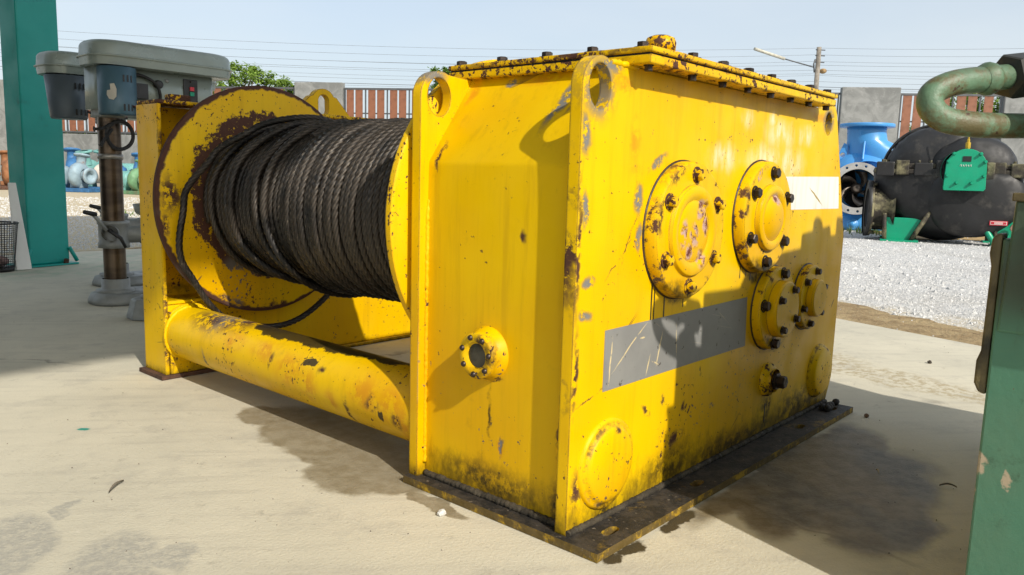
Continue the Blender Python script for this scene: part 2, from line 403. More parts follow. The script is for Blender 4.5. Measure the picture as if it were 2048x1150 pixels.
# loose stones on the gravel: uncountable
def stones():
    n = NT('gravel_stone'); g = n.node('ShaderNodeNewGeometry')
    c = n.mix(g.outputs['Random Per Island'], (.44, .44, .435), (.57, .57, .56)); mat = n.done(c, .9, 0, .25)
    v = []; f = []
    base = [(1, 0, 0), (0, 1, 0), (-1, 0, 0), (0, -1, 0), (0, 0, 1)]
    def inside(x, y):
        if y > 7.0 and x < 4.6: return True
        edge = 3.55 + .28*(y-.4) if y < 4.4 else 5.0
        return x > edge + random.gauss(.12, .28)
    def one(x, y, s, z):
        k = len(v); a = random.uniform(0, 6.28); ca, sa = math.cos(a), math.sin(a); e = random.uniform(.6, 1.4)
        for bx, by, bz in base:
            px = bx*s*e*random.uniform(.7, 1.2); py = by*s/e*random.uniform(.7, 1.2)
            v.append((x+px*ca-py*sa, y+px*sa+py*ca, z + bz*s*random.uniform(.5, .9) - (0 if bz else s*.25)))
        f.extend([(k, k+1, k+4), (k+1, k+2, k+4), (k+2, k+3, k+4), (k+3, k, k+4)])
    for i in range(46000):
        d = 4.2*math.exp(random.uniform(0, 1.25)); a = R(random.uniform(-2, 30))
        x = -1.19 + d*math.cos(a); y = -.82 + d*math.sin(a)
        if inside(x, y): one(x, y, random.uniform(.003, .0085)*(1+d*.05)*(2.4 if random.random() < .05 else 1), -.035)
    for i in range(22000):
        d = 7*math.exp(random.uniform(0, 1.15)); a = R(random.uniform(57, 82))
        x = -1.19 + d*math.cos(a); y = -.82 + d*math.sin(a)
        if inside(x, y): one(x, y, random.uniform(.006, .013)*(1+d*.05), -.035)
    me = bpy.data.meshes.new('loose_gravel'); me.from_pydata(v, [], f); me.materials.append(mat)
    o = bpy.data.objects.new('loose_gravel', me); COL.objects.link(o)
    tag(o, 'loose pale grey gravel stones covering the yard', 'gravel', kind='stuff')
stones()

# ------------------------------------------------------------------ shared materials
STEEL = plain('oily_bolt_steel', (.045, .032, .026), .45, .5, var=.5, scale=30, bump=.3)
Y_BOLT = yellow('yellow_bolt', chip=2.2, edge=True)
RUST = plain('rusty_brown_steel', (.10, .045, .025), .8, 0, var=.6, scale=14, bump=.5)
BLACKP = plain('black_plastic', (.012, .012, .013), .45, 0, var=.2, bump=.05)
RUBBER = plain('black_rubber', (.015, .015, .016), .7, 0, var=.3, bump=.1)
WHITE = plain('white_paint', (.75, .74, .70), .5, 0, var=.08)

# ------------------------------------------------------------------ the winch
winch = thing('winch', 'large yellow drum winch with chipped paint standing on the concrete', 'winch')
YP1, TP1 = .092, .028           # front gearbox plate
YP2 = .545                      # rear gearbox plate
XS = .044                       # side sheet
lug_hole = circle(.075, .916, .044, 30, .82)
P1_out = [(.018, .019), (1.435, .019), (1.475, .10), (1.482, .575), (1.335, .955), (1.315, .98), (1.285, .985), (1.22, .965), (.16, .965), (.105, .968)] + arc(.078, .914, .060, 65, 180, 12)
y_front = yellow('front_plate_paint', chip=.62, grime=.12,
    grey=[((.075, 0, .915), (.075, 1, .088)), ((.105, 0, .955), (.07, 1, .02)), ((.035, 0, .82), (.022, 1, .06)), ((.04, 0, .68), (.016, 1, .05)), ((.225, 0, .70), (.022, 1, .045)), ((.235, 0, .62), (.016, 1, .05)), ((.30, 0, .775), (.055, 1, .014), -.5), ((.06, 0, .535), (.03, 1, .014)), ((.06, 0, .47), (.035, 1, .018)), ((1.27, 0, .93), (.06, 1, .05))],
    orange=[((.205, 0, .82), (.022, 1, .07)), ((.212, 0, .745), (.006, 1, .035)), ((.16, 0, .93), (.05, 1, .03)), ((1.2, 0, .94), (.10, 1, .02))],
    pale=[((.60, 0, .80), (.11, 1, .05)), ((.83, 0, .80), (.16, 1, .06)), ((1.0, 0, .80), (.14, 1, .07)), ((.72, 0, .90), (.05, 1, .04)), ((.93, 0, .87), (.14, 1, .055)), ((1.1, 0, .88), (.09, 1, .04)), ((.87, 0, .91), (.04, 1, .03))],
    brown=[((.025, 0, .60), (.012, 1, .2)), ((.03, 0, .35), (.012, 1, .12)), ((.05, 0, .11), (.03, 1, .06)), ((.30, 0, .22), (.03, 1, .012), .6), ((.44, 0, .13), (.05, 1, .03), -.3), ((.37, 0, .235), (.014, 1, .02)), ((.98, 0, .10), (.01, 1, .03)), ((.17, 0, .58), (.10, 1, .0025), -.75), ((.20, 0, .62), (.09, 1, .002), -1.1), ((.10, 0, .30), (.09, 1, .0025), -.35), ((.56, 0, .66), (.05, 1, .002), 1.2), ((.47, 0, .20), (.012, 1, .018)), ((.55, 0, .27), (.008, 1, .014)), ((.62, 0, .17), (.02, 1, .008))],
    oil=[((.42, 0, .06), (.2, 1, .08)), ((.75, 0, .04), (.5, 1, .06)), ((1.2, 0, .06), (.35, 1, .09)), ((.96, 0, .08), (.06, 1, .14)), ((.15, 0, .035), (.07, 1, .03)), ((1.33, 0, .05), (.1, 1, .06)), ((.97, 0, .28), (.1, 1, .03)), ((.40, 0, .475), (.08, 1, .02)), ((.82, 0, .49), (.08, 1, .02))])
MB().plate(P1_out, [lug_hole, circle(1.268, .925, .034, 22, .8)], XZ, YP1, YP1+TP1).build('front_plate', y_front, winch)
y_plate = yellow('plate_paint', chip=.8, grime=.07, grey=[((.06, 0, .96), (.06, 2, .03))])
MB().plate(P1_out, [lug_hole], XZ, YP2, YP2+.028).build('rear_plate', y_plate, winch)
# side sheets, bent inwards above the knee
def side_sheet(xf, sgn):
    b = MB(); prof = []
    for x, z in [(XS, .03), (XS, .64)] + [(XS + .022*(1-math.cos(a*.5))*1.0, .64 + .13*math.sin(a*.5)/.48) for a in [i*.1 for i in range(1, 11)]]: prof.append((x, z))
    x0, z0 = prof[-1]; prof.append((.192, .975))
    ny = 10
    out = []
    for s_ in (0, .012):
        ks = []
        for x, z in prof:
            X = x + s_ if sgn > 0 else xf - (x + s_)
            ks.append(b.addv([(X, YP1+TP1-.001 + (YP2-YP1-TP1+.002)*j/ny, z) for j in range(ny+1)]))
        out.append(ks)
        for k, l in zip(ks, ks[1:]):
            for j in range(ny): b.face((k+j, k+j+1, l+j+1, l+j), True)
    return b
y_side = yellow('side_sheet_paint', chip=.35, grime=.12, axis='x',
    grey=[((0, .235, .895), (1, .018, .085), .33), ((0, .20, .91), (1, .008, .05), .35), ((0, .41, .955), (1, .025, .012)), ((0, .30, .145), (1, .008, .035), .15)],
    orange=[((0, .31, .95), (1, .1, .02)), ((0, .52, .93), (1, .02, .05)), ((0, .30, .14), (1, .018, .03))],
    brown=[((0, .25, .62), (1, .012, .022)), ((0, .33, .20), (1, .006, .02)), ((0, .52, .78), (1, .012, .05)), ((0, .315, .295), (1, .03, .006)), ((0, .135, .2), (1, .01, .15))],
    oil=[((0, .335, .21), (1, .008, .10)), ((0, .33, .06), (1, .25, .06)), ((0, .13, .05), (1, .04, .12))])
side_sheet(1.48, 1).build('side_sheet', y_side, winch)
side_sheet(1.48, -1).build('side_sheet', y_side, winch)
GRIME = yellow('greasy_base_paint', chip=1.0, grime=.16, oil=[((.7, .3, .0), (3, 3, .5))])
n_ = NT('greasy_black_base'); _z = n_.xyz()[2]
_g = n_.ramp(n_.noise(17, 8, .75), .36, .50)
_up = n_.node('ShaderNodeNewGeometry'); _ux = n_.xyz(_up.outputs['Normal'])[2]
_g = n_.mx(n_.mul(_g, n_.ramp(_ux, .2, .6, .8, 1)), n_.mul(n_.ramp(_ux, .2, .6), n_.ramp(n_.noise(9, 8, .75), .34, .44, .7, 1.0)))
c_ = n_.mix(_g, (.46, .28, .008), n_.mix(n_.ramp(n_.noise(30, 6, .7), .4, .62), (.010, .009, .008), (.040, .033, .026)))
c_ = n_.mix(n_.ramp(n_.noise(90, 3), .66, .72, 0, .7), c_, (.20, .17, .13))
n_.bump(n_.noise(60, 5, .7), .8, .004); BASE = n_.done(c_, .7)
slots = [[(cx + sx*.6 + .014*math.cos(t)*1.2, .042 + .012*math.sin(t)) for t, sx in [(a*pi/8, .014 if math.cos(a*pi/8) > 0 else -.014) for a in range(16)]] for cx in (.105, .47, 1.10, 1.37)]
MB().plate([(0, 0), (1.44, 0), (1.44, .573), (0, .573)], slots, XY, .019, .001).build('base_plate', BASE, winch)
WELD = plain('sooty_weld', (.06, .048, .03), .8, 0, var=.7, scale=25, bump=.9, bscale=90)
def weld(path, r, name='weld_bead', m=WELD, parent=winch):
    P = catmull(path, 1); q = []
    for i in range(len(path)-1):
        a, b = Vector(path[i]), Vector(path[i+1]); k = max(2, int((b-a).length/.004))
        for j in range(k): q.append(a.lerp(b, j/k) + Vector([random.uniform(-.0012, .0012) for _ in range(3)]))
    q.append(Vector(path[-1]))
    return MB().tube(q, [r*(.95+.05*math.sin(i*2.1)+random.uniform(-.1, .1)) for i in range(len(q))], 7).build(name, m, parent)
weld([(.02, YP1-.003, .023), (1.43, YP1-.003, .023)], .008)
weld([(XS-.002, YP1+TP1+.004, .024), (XS-.002, YP2-.004, .024)], .009)
YWELD = yellow('weld_paint', chip=.9)
weld([(XS-.001, YP1+TP1, .05), (XS-.001, YP1+TP1, .66)], .005, m=YWELD)
weld([(XS-.001, YP2, .05), (XS-.001, YP2, .64), (.062, YP2, .76), (.19, YP2, .968)], .006, m=YWELD)
weld([(.11, YP1+.004, .966), (.16, YP1+.002, .966), (.2, YP1, .965)], .007, m=YWELD)
# gearbox cover: flange, gasket, lid
XC0, XC1, YC0, YC1 = .163, 1.165, .037, .608
y_top = yellow('cover_paint', chip=1.5, brown=[((.165, .3, .992), (.03, .4, .012)), ((.6, .05, .990), (.6, .03, .008))], orange=[((.25, .05, .97), (.1, .03, .02))], oil=[((.3, .09, .97), (.3, .04, .012))])
fl = MB().box(XC0, XC1, YC0, YC1, .966, .984).build('cover_flange', y_top, winch, .002)
MB().box(XC0+.004, XC1-.004, YC0+.004, YC1-.004, .984, .988).build('gasket', RUBBER, winch)
cov = MB().box(XC0-.002, XC1+.002, YC0-.003, YC1, .988, .9995).build('cover', y_top, winch, .002)
hb = bolt_mesh('bolt', .0125, .0125, STEEL); nut = bolt_mesh('nut', .010, .014, STEEL, 1.15)
for i, y in enumerate((.072, .195, .318, .452, .585)): inst('bolt', hb, cov, (XC0+.022, y, .9995), (0, 0, 1), i)
fx = (.36, .50, .63, .76, .885, 1.01, 1.14)
for i, x in enumerate(fx): inst('bolt', hb, cov, (x, YC0+.02, .9995), (0, 0, 1), i*.7)
for i, x in enumerate((XC0+.022,) + fx): inst('nut', nut, fl, (x, YC0+.019, .966), (0, 0, -1), i*.4, .9)
for i, x in enumerate((.3, .5, .7, .9, 1.08)): inst('bolt', hb, cov, (x, YC1-.025, .9995), (0, 0, 1), i)
b = MB().lathe([(.036, 0), (.036, .012), (.026, .013), (.025, .018), (.033, .02), (.034, .036), (.030, .046), (.018, .051), (0, .053)], (.337, .125, .9995), (0, 0, 1), 26)
cap = b.build('filler_cap', yellow('cap_paint', chip=2.0, brown=[((.31, .11, 1.04), (.015, .03, .012))]), winch)
MB().box(.352, .395, .09, .115, 1.0, 1.018).build('hinge_tab', y_top, cap, .003)

# (the dark seam material is made just below)
# round bearing covers on the front plate (turned profiles, outwards = -Y)
def bearing(name, x, z, prof, m, bolts, rb, nb, ph, bm_, off, seg=56, label=None):
    o = MB().lathe(prof, (0, 0, 0), (0, -1, 0), seg).build(name, m, winch, loc=(x, YP1, z))
    md = o.modifiers.new('edge', 'EDGE_SPLIT'); md.split_angle = R(35)
    if label: o['label'] = label
    r0 = prof[0][0]; MB().lathe([(r0+.0035, -.001), (r0+.003, .003), (r0-.002, .0035)], (0, 0, 0), (0, -1, 0), seg).build('oily_seam', SEAM, o)
    for i in range(nb):
        a = ph + 2*pi*i/nb; inst('bolt', bm_, o, (rb*math.cos(a), -off, rb*math.sin(a)), (0, -1, 0), a*1.3)
    return o
SEAM = plain('oily_seam', (.05, .028, .012), .5, 0, var=.8, scale=30, bump=.4)
def hub_paint(name, r, pinks=(), chip=1.0, rim=True, browns=()):
    def ex(n):
        v = n.xyz(); rr = n.math('SQRT', n.add(n.math('POWER', v[0], 2.0), n.math('POWER', v[2], 2.0)))
        k = n.add(rr, n.mul(n.noise(18, 5, .6), .05)); 
        return n.mul(n.ramp(k, r+.008, r+.02), n.ramp(n.noise(16, 8, .75), .55, .60))
    return yellow(name, chip=chip, extra=ex if rim else None, pink=pinks, brown=browns, oil=[((0, 0, -r), (r*.9, 1, r*.18)), ((-r*.5, 0, -r*.85), (r*.6, 1, r*.2))], gdist=.02)
h1 = hub_paint('main_hub_paint', .153, [((.03, 0, .05), (.028, 1, .03)), ((-.045, 0, -.005), (.02, 1, .035)), ((.005, 0, -.01), (.025, 1, .035)), ((.03, 0, -.065), (.025, 1, .03)), ((.055, 0, .01), (.016, 1, .03)), ((-.02, 0, -.045), (.015, 1, .02))], .45, True, [((-.07, 0, .125), (.06, 1, .018), -.5), ((-.135, 0, .03), (.012, 1, .06))])
h2 = hub_paint('second_hub_paint', .147, [((.0, 0, .05), (.03, 1, .025)), ((-.07, 0, .11), (.022, 1, .012), -.7)], .45, True, [((-.125, 0, .05), (.012, 1, .07)), ((-.12, 0, -.06), (.014, 1, .03))])
h3 = hub_paint('small_hub_paint', .1, (), .5)
bb = bolt_mesh('hub_bolt', .0135, .017, STEEL, 1.35); by = bolt_mesh('painted_hub_bolt', .013, .018, Y_BOLT, 1.45); bs = bolt_mesh('small_hub_bolt', .0095, .014, STEEL, 1.3)
bearing('bearing_cover', .408, .628, [(.156, 0), (.155, .024), (.150, .031), (.104, .032), (.101, .039), (.092, .042), (.079, .041), (.070, .034), (.066, .036), (.05, .037), (0, .037)], h1, 6, .126, 6, R(88), by, .031, label='largest round cover with pink primer showing through its centre')
bearing('bearing_cover', .815, .65, [(.148, 0), (.147, .024), (.142, .031), (.088, .032), (.085, .044), (.076, .048), (.066, .047), (.060, .042), (.045, .052), (.02, .056), (0, .057)], h2, 6, .117, 6, R(86), bb, .031)
o3 = bearing('bearing_cover', .930, .394, [(.118, 0), (.117, .022), (.113, .027), (.080, .028), (.079, .050), (.075, .055), (.02, .056), (0, .056)], h3, 4, .099, 4, R(80), bb, .026)
for i in range(4):
    a = R(60 + 90*i); inst('bolt', bs, o3, (.062*math.cos(a), -.055, .062*math.sin(a)), (0, -1, 0), a)
bearing('bearing_cover', 1.190, .400, [(.100, 0), (.099, .019), (.095, .024), (.058, .025), (.057, .042), (.052, .047), (.02, .048), (0, .048)], h3, 6, .080, 6, R(80), bs, .024)
def boss_ring(n):
    v = n.xyz(); rr = n.math('SQRT', n.add(n.math('POWER', v[0], 2.0), n.math('POWER', v[2], 2.0)))
    return n.mul(n.mul(n.ramp(rr, .078, .084), n.ramp(rr, .096, .088)), n.ramp(n.noise(22, 8, .75), .46, .60, 0, .8))
boss = yellow('boss_paint', chip=.9, extra=boss_ring, brown=[((.02, 0, .07), (.02, 1, .012))], oil=[((0, 0, -.09), (.09, 1, .02))])
o = MB().lathe([(.100, -.004), (.098, .005), (.093, .008), (.088, .007), (.084, .010), (.081, .014), (.074, .017), (.03, .0175), (0, .0175)], (0, 0, 0), (0, -1, 0), 48).build('round_boss', boss, winch, loc=(.150, YP1, .140))
o = MB().lathe([(.090, -.004), (.087, .006), (.080, .008), (.076, .018), (.069, .022), (.03, .0225), (0, .0225)], (0, 0, 0), (0, -1, 0), 48).build('round_boss', boss, winch, loc=(1.345, YP1, .142))
pl = MB().lathe([(.050, -.002), (.047, .012), (.036, .016), (.034, .026)], (0, 0, 0), (0, -1, 0), 28).build('drain_plug', yellow('plug_paint', chip=1.6, oil=[((0, 0, 0), (.06, 1, .06))]), winch, loc=(.950, YP1, .182))
MB().lathe([(.026, .026), (.026, .034), (.019, .035), (.019, .054), (.016, .057), (0, .057)], (0, 0, 0), (0, -1, 0), 6, False).build('hex_head', STEEL, pl)
# painted-over marking panels, a film thick
n_ = NT('grey_marking_paint'); c_ = n_.mix(n_.ramp(n_.noise(9, 4), .35, .65), (.235, .235, .225), (.20, .20, .195))
sv = n_.mapped((.3, 0, .2), (0, .55, 0), (.5, 1, .004)); c_ = n_.mix(n_.mul(n_.ramp(n_.noise(1, 2, .5, vec=sv), .70, .72), n_.ramp(n_.noise(5, 3), .5, .6)), c_, (.62, .5, .3))
for _k, (_rt, _sx) in enumerate(((1.15, .0022), (1.3, .0016), (.2, .002), (.95, .0018))):
    _sv = n_.mapped((.37*_k, 0, .11*_k), (0, _rt, 0), (.35, 1, _sx)); c_ = n_.mix(n_.mul(n_.ramp(n_.noise(1, 2, .5, vec=_sv), .72, .735), n_.ramp(n_.noise(4+_k, 3), .5, .58, 0, .85)), c_, (.52, .45, .33))
c_ = n_.mix(n_.mul(n_.blobs(n_.distort(.006, 14, 5), [((.15, 0, .36), (.003, 1, .06), .12), ((.225, 0, .385), (.10, 1, .0022), -.62), ((.30, 0, .33), (.0025, 1, .03), .3), ((.345, 0, .36), (.003, 1, .05), .25), ((.27, 0, .395), (.012, 1, .003)), ((.42, 0, .37), (.002, 1, .05), -.1), ((.33, 0, .33), (.02, 1, .002), .4)], 'y', .5), n_.ramp(n_.noise(60, 4), .35, .5)), c_, (.62, .50, .27))
c_ = n_.mix(n_.ramp(n_.noise(50, 5, .6), .66, .68), c_, (.07, .06, .05)); n_.bump(n_.noise(120, 3), .2, .001); GSTR = n_.done(c_, .5)
n_ = NT('white_marking_paint'); c_ = n_.mix(n_.ramp(n_.noise(1, 4, vec=n_.mapped(scale=(.03, .1, .25))), .45, .7), (.76, .75, .70), (.64, .62, .54))
c_ = n_.mix(n_.blob(n_.distort(.006, 30), (1.21, 0, .705), (.075, 1, .004), .45, 'y', .5), c_, (.35, .25, .05)); WSTR = n_.done(c_, .45)
MB().plate([(.126, .300), (.790, .303), (.784, .437), (.126, .430)], [], XZ, YP1-.0008, YP1+.002).build('grey_stripe', GSTR, winch)
MB().plate([(.975, .667), (1.412, .666), (1.388, .767), (.975, .760)], [], XZ, YP1-.0008, YP1+.002).build('white_stripe', WSTR, winch)
OIL = plain('oil_run', (.02, .015, .008), .3, 0, var=.3, bump=0)
for x, z0, z1, wd in ((.300, .52, .40, .0028), (.312, .52, .41, .0022), (.355, .49, .40, .0028), (.44, .475, .45, .002), (.73, .535, .495, .002), (.765, .52, .497, .0018), (.792, .508, .485, .0022), (.83, .505, .478, .0018), (.95, .11, .06, .004)):
    p = [(x-wd, z0), (x-wd*.7, z1+.01), (x-wd*1.2, z1), (x, z1-wd*2), (x+wd*1.2, z1), (x+wd*.7, z1+.01), (x+wd, z0)]
    MB().plate(p, [], XZ, YP1-.0007, YP1+.001).build('oil_run', OIL, winch)
# sight glass on the side sheet (outwards = -X)
sg = MB().lathe([(.062, -.004), (.058, .008), (.052, .020), (.051, .022), (.051, .038), (.048, .041), (.031, .041), (.029, .035), (.026, .034)], (0, 0, 0), (-1, 0, 0), 40).build('sight_glass', yellow('sight_glass_paint', chip=1.0, axis='x', oil=[((-.03, .0, -.05), (.05, .05, .03)), ((-.03, -.04, .0), (.03, .02, .05)), ((-.042, 0, 0), (.006, .05, .05))], brown=[((-.04, -.02, .03), (.02, .03, .03)), ((-.05, -.04, -.02), (.02, .02, .03))]), winch, loc=(XS, .343, .352))
MB().lathe([(.0285, .034), (.02, .035), (0, .0355)], (0, 0, 0), (-1, 0, 0), 24).build('glass', plain('oily_sight_glass', (.05, .045, .03), .12, 0, var=.6, scale=40, bump=0), sg)
dome = MB().lathe([(.0068, 0), (.0066, .003), (.0045, .0065), (0, .008)], (0, 0, 0), (0, 0, 1), 10).mesh('screw', STEEL)
for i in range(7): inst('bolt', dome, sg, (-.040, .041*math.cos(i*2*pi/7+.3), .041*math.sin(i*2*pi/7+.3)), (-1, 0, 0))

# cross pipe between gearbox and end frame
XPI, ZPI, RPI = .114, .156, .0945
y_pipe = yellow('pipe_paint', chip=.8, axis='z', hard=True,
    brown=[((.09, 1.60, .25), (.12, .22, .08), .1), ((.12, 1.50, .25), (.1, .15, .06)), ((.13, 1.40, .25), (.06, .25, .05)), ((.02, .72, .16), (.04, .035, .03)), ((.018, .63, .13), (.04, .02, .03)), ((.03, 1.60, .10), (.05, .014, .08)), ((.03, .83, .10), (.05, .012, .07)), ((.02, .95, .20), (.05, .03, .012)), ((.02, 1.2, .19), (.04, .014, .03))],
    oil=[((.115, 1.25, .25), (.085, .30, .06)), ((.12, 1.02, .25), (.085, .35, .06)), ((.13, .80, .25), (.07, .22, .05)), ((.05, 1.02, .21), (.05, .06, .02)), ((.03, .68, .14), (.02, .03, .03))],
    orange=[((.03, 1.42, .21), (.05, .08, .05)), ((.02, 1.10, .18), (.05, .10, .07)), ((.01, 1.0, .15), (.05, .06, .09)), ((.02, .76, .18), (.06, .09, .07)), ((.02, .65, .17), (.05, .08, .08)), ((.03, 1.25, .21), (.05, .10, .05)), ((.03, .60, .14), (.05, .05, .09)), ((.02, .90, .12), (.05, .05, .06))])
MB().lathe([(RPI, .57), (RPI, 1.885)], (XPI, 0, ZPI), (0, 1, 0), 48).build('cross_pipe', y_pipe, winch)
MB().lathe([(RPI, .57), (RPI, 1.885)], (1.36, 0, ZPI), (0, 1, 0), 32).build('cross_pipe', y_pipe, winch)

# end frame: web plate with flanges
YFA, YFB = 1.868, 2.032
y_frame = yellow('frame_paint', chip=.8, grime=.03, oil=[((.15, 1.9, .30), (.2, .2, .035))], brown=[((.12, 0, .30), (.02, 3, .012)), ((.9, 0, .05), (.01, 3, .012)), ((1.0, 0, .09), (.012, 3, .01)), ((1.12, 0, .10), (.014, 3, .011)), ((.85, 0, .04), (.014, 3, .012)), ((.72, 0, .03), (.016, 3, .012)), ((.95, 0, .03), (.04, 3, .012)), ((1.05, 0, .05), (.01, 3, .01)), ((.80, 0, .06), (.008, 3, .008))])
web = MB().box(.034, 1.40, 2.002, 2.022, .016, .950).build('end_frame', y_frame, winch)
y_post = yellow('post_paint', chip=.75, axis='x', grime=.05, brown=[((.035, YFA, .28), (.03, .014, .13)), ((.035, YFA, .10), (.03, .016, .10)), ((.035, YFA, .8), (.03, .010, .16))])
MB().box(.020, .034, YFA, YFB, .014, .952).build('side_flange', y_post, web, .003)
MB().box(1.40, 1.414, YFA, YFB, .014, .952).build('side_flange', y_post, web, .003)
y_ftop = yellow('frame_top_paint', chip=1.8, oil=[((.3, 1.9, .955), (.3, .05, .02))])
MB().box(.024, 1.41, YFA+.002, YFB+.004, .9525, .966).build('top_flange', y_ftop, web, .003)
MB().box(.095, .17, 1.93, 1.975, .966, .992).build('stop_block', y_ftop, web, .004)
lugf = [(.62, .966), (.905, .966), (.83, 1.045)] + arc(.765, 1.02, .058, 30, 150, 10) + [(.70, 1.045)]
MB().plate(lugf, [[(.765+.026*math.cos(t), (1.028 if math.sin(t) > 0 else .995)+.026*math.sin(t)) for t in [i*2*pi/24 for i in range(24)]]], XZ, 1.985, 2.015).build('lifting_lug', y_plate, web)
MB().box(.036, 1.398, 1.878, 1.892, .016, .262).build('front_panel', y_frame, web, .002)
MB().box(.036, 1.398, 1.874, 2.001, .2625, .276).build('ledge', y_frame, web, .003)
b = MB(); b.plate([(.036, .0165), (.215, .0165), (.205, .05)] + arc(XPI, ZPI, .108, -40, 130, 14) + [(.036, .24)], [], XZ, 1.862, 1.877); b.build('pipe_gusset', y_post, web, .002)
weld([(XPI + (RPI+.002)*math.cos(R(a)), 1.860, ZPI + (RPI+.002)*math.sin(R(a))) for a in range(-90, 271, 15)], .007, m=YWELD)
MB().box(0, .23, 1.858, 2.042, .001, .0155).build('foot_plate', RUST, web, .002)
MB().box(1.2, 1.43, 1.858, 2.042, .001, .0155).build('foot_plate', RUST, web, .002)
MB().box(.23, 1.2, 1.864, 2.04, .002, .0155).build('bottom_flange', y_frame, web, .002)

# drum: core and two flanges (axis along Y)
XA, ZA = .385, .628
def flange_rust(n):
    v = n.xyz(); rr = n.math('SQRT', n.add(n.math('POWER', v[0], 2.0), n.math('POWER', v[2], 2.0)))
    k = n.add(rr, n.mul(n.math('SUBTRACT', n.noise(8, 8, .75), .5), .17)); k = n.add(k, n.mul(v[2], -.07))
    inner = n.mul(n.ramp(k, .298, .292), n.ramp(n.noise(30, 7, .75), .40, .45, .1, 1))
    rim = n.ramp(n.add(rr, n.mul(n.noise(30, 4), .03)), .408, .416)
    return n.mx(inner, rim)
y_fl = yellow('drum_flange_paint', chip=1.0, extra=flange_rust, brown=[((-.36, 0, .02), (.05, 1, .08)), ((-.38, 0, -.08), (.02, 1, .06)), ((0, 0, -.40), (.25, 1, .018)), ((-.15, 0, -.36), (.1, 1, .02), .4)], gdist=.03)
core = MB().lathe([(.225, .60), (.225, 1.81)], (0, 0, 0), (0, 1, 0), 64).build('drum', plain('rope_grease', (.012, .010, .009), .6, 0, var=.4), winch, loc=(XA, 0, ZA))
fprof = [(.22, 0), (.405, 0), (.412, .004), (.412, .02), (.405, .024), (.22, .024)]
o = MB().lathe(fprof, (0, 0, 0), (0, 1, 0), 96).build('flange', y_fl, core, loc=(0, 1.80, 0)); o.modifiers.new('e', 'EDGE_SPLIT').split_angle = R(35)
o = MB().lathe(fprof, (0, 0, 0), (0, 1, 0), 96).build('flange', yellow('near_flange_paint', chip=1.2), core, loc=(0, .592, 0)); o.modifiers.new('e', 'EDGE_SPLIT').split_angle = R(35)
MB().lathe([(.12, 0), (.12, .18), (.09, .19), (.09, .22)], (0, 1.82, 0), (0, 1, 0), 32).build('shaft_hub', RUST, core)

# ------------------------------------------------------------------ the wire rope
def rope_mat():
    n = NT('greasy_wire_rope')
    c = n.mix(n.ramp(n.add(n.mul(n.noise(2.2, 4, .6), .6), n.mul(n.noise(9, 5, .65), .4)), .47, .60), (.058, .047, .037), (.012, .011, .0105))
    c = n.mix(n.ramp(n.noise(90, 3), .55, .7, 0, .7), c, (.13, .108, .085))
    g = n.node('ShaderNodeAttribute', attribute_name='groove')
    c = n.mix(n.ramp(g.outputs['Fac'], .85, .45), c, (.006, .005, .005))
    n.bump(n.noise(320, 3), .5, .002)
    return n.done(c, n.ramp(n.noise(12, 4), .35, .65, .38, .62), .35)
ROPE = rope_mat(); RR = .0120
rope_root = thing('wire_rope', 'dark greasy steel wire rope wound tightly around the winch drum', 'wire rope', (XA, .615, .02))
def P3(th, r, y): return (XA - r*math.sin(th) - XA, y - .615, ZA + r*math.cos(th) - .02)
def wind(fn, t0, t1, step=.0085, r=RR, name='rope_layer'):
    n = int((t1-t0)*.27/step); pts = []
    for i in range(n+1):
        th = t0 + (t1-t0)*i/n; rr, y = fn(th); pts.append(P3(th, rr, y))
    return MB().tube(pts, r, 18, lobes=6, lay=.125, amp=.34).build(name, ROPE, rope_root)
pitch = .0246
def top_layer(th):
    k = th/(2*pi); y = .632 + pitch*k
    rr = .2625 + .003*math.sin(k*1.7) + .002*math.sin(k*5.1+th*.5)
    return rr + .012*max(0, -math.cos(th))*max(0, (k-16)/10), y + .0035*math.sin(th+k*.35)
nt = 26.1
wind(top_layer, 0, nt*2*pi, name='outer_layer')
def low_layer(th):
    k = th/(2*pi); return (.2415) + .002*math.sin(k*2.3), 1.22 + .0252*k + .004*math.sin(th+.4+k*.5)
wind(low_layer, 0, 22.3*2*pi, .0095, name='inner_layer')
def keyed(keys):
    # keys: (theta deg, r, y), smooth interpolation
    def fn(th):
        d = math.degrees(th)
        for (a, r0, y0), (b_, r1, y1) in zip(keys, keys[1:]):
            if d <= b_ + 1e-6:
                t = (d-a)/(b_-a); t = t*t*(3-2*t); return r0+(r1-r0)*t, y0+(y1-y0)*t
        return keys[-1][1:]
    return fn
def loose(keys, name): return wind(keyed(keys), R(keys[0][0]), R(keys[-1][0]), .009, name=name)
loose([(-120, .262, 1.29), (-40, .267, 1.30), (10, .270, 1.32), (60, .268, 1.375), (100, .268, 1.375), (150, .285, 1.32), (200, .295, 1.285), (240, .262, 1.27)], 'loose_turn')
loose([(-100, .263, 1.34), (-20, .268, 1.36), (30, .270, 1.40), (70, .267, 1.435), (110, .266, 1.42), (160, .275, 1.36), (220, .264, 1.32)], 'loose_turn')
loose([(-110, .264, 1.40), (-30, .270, 1.42), (20, .274, 1.50), (65, .270, 1.575), (110, .268, 1.575), (160, .270, 1.50), (230, .264, 1.44)], 'loose_turn')
loose([(-100, .264, 1.43), (-20, .270, 1.46), (25, .272, 1.54), (70, .268, 1.61), (115, .266, 1.60), (170, .266, 1.55), (240, .264, 1.50)], 'loose_turn')
loose([(-60, .264, 1.60), (30, .266, 1.66), (80, .266, 1.71), (130, .266, 1.705), (200, .264, 1.68), (250, .263, 1.66)], 'loose_turn')
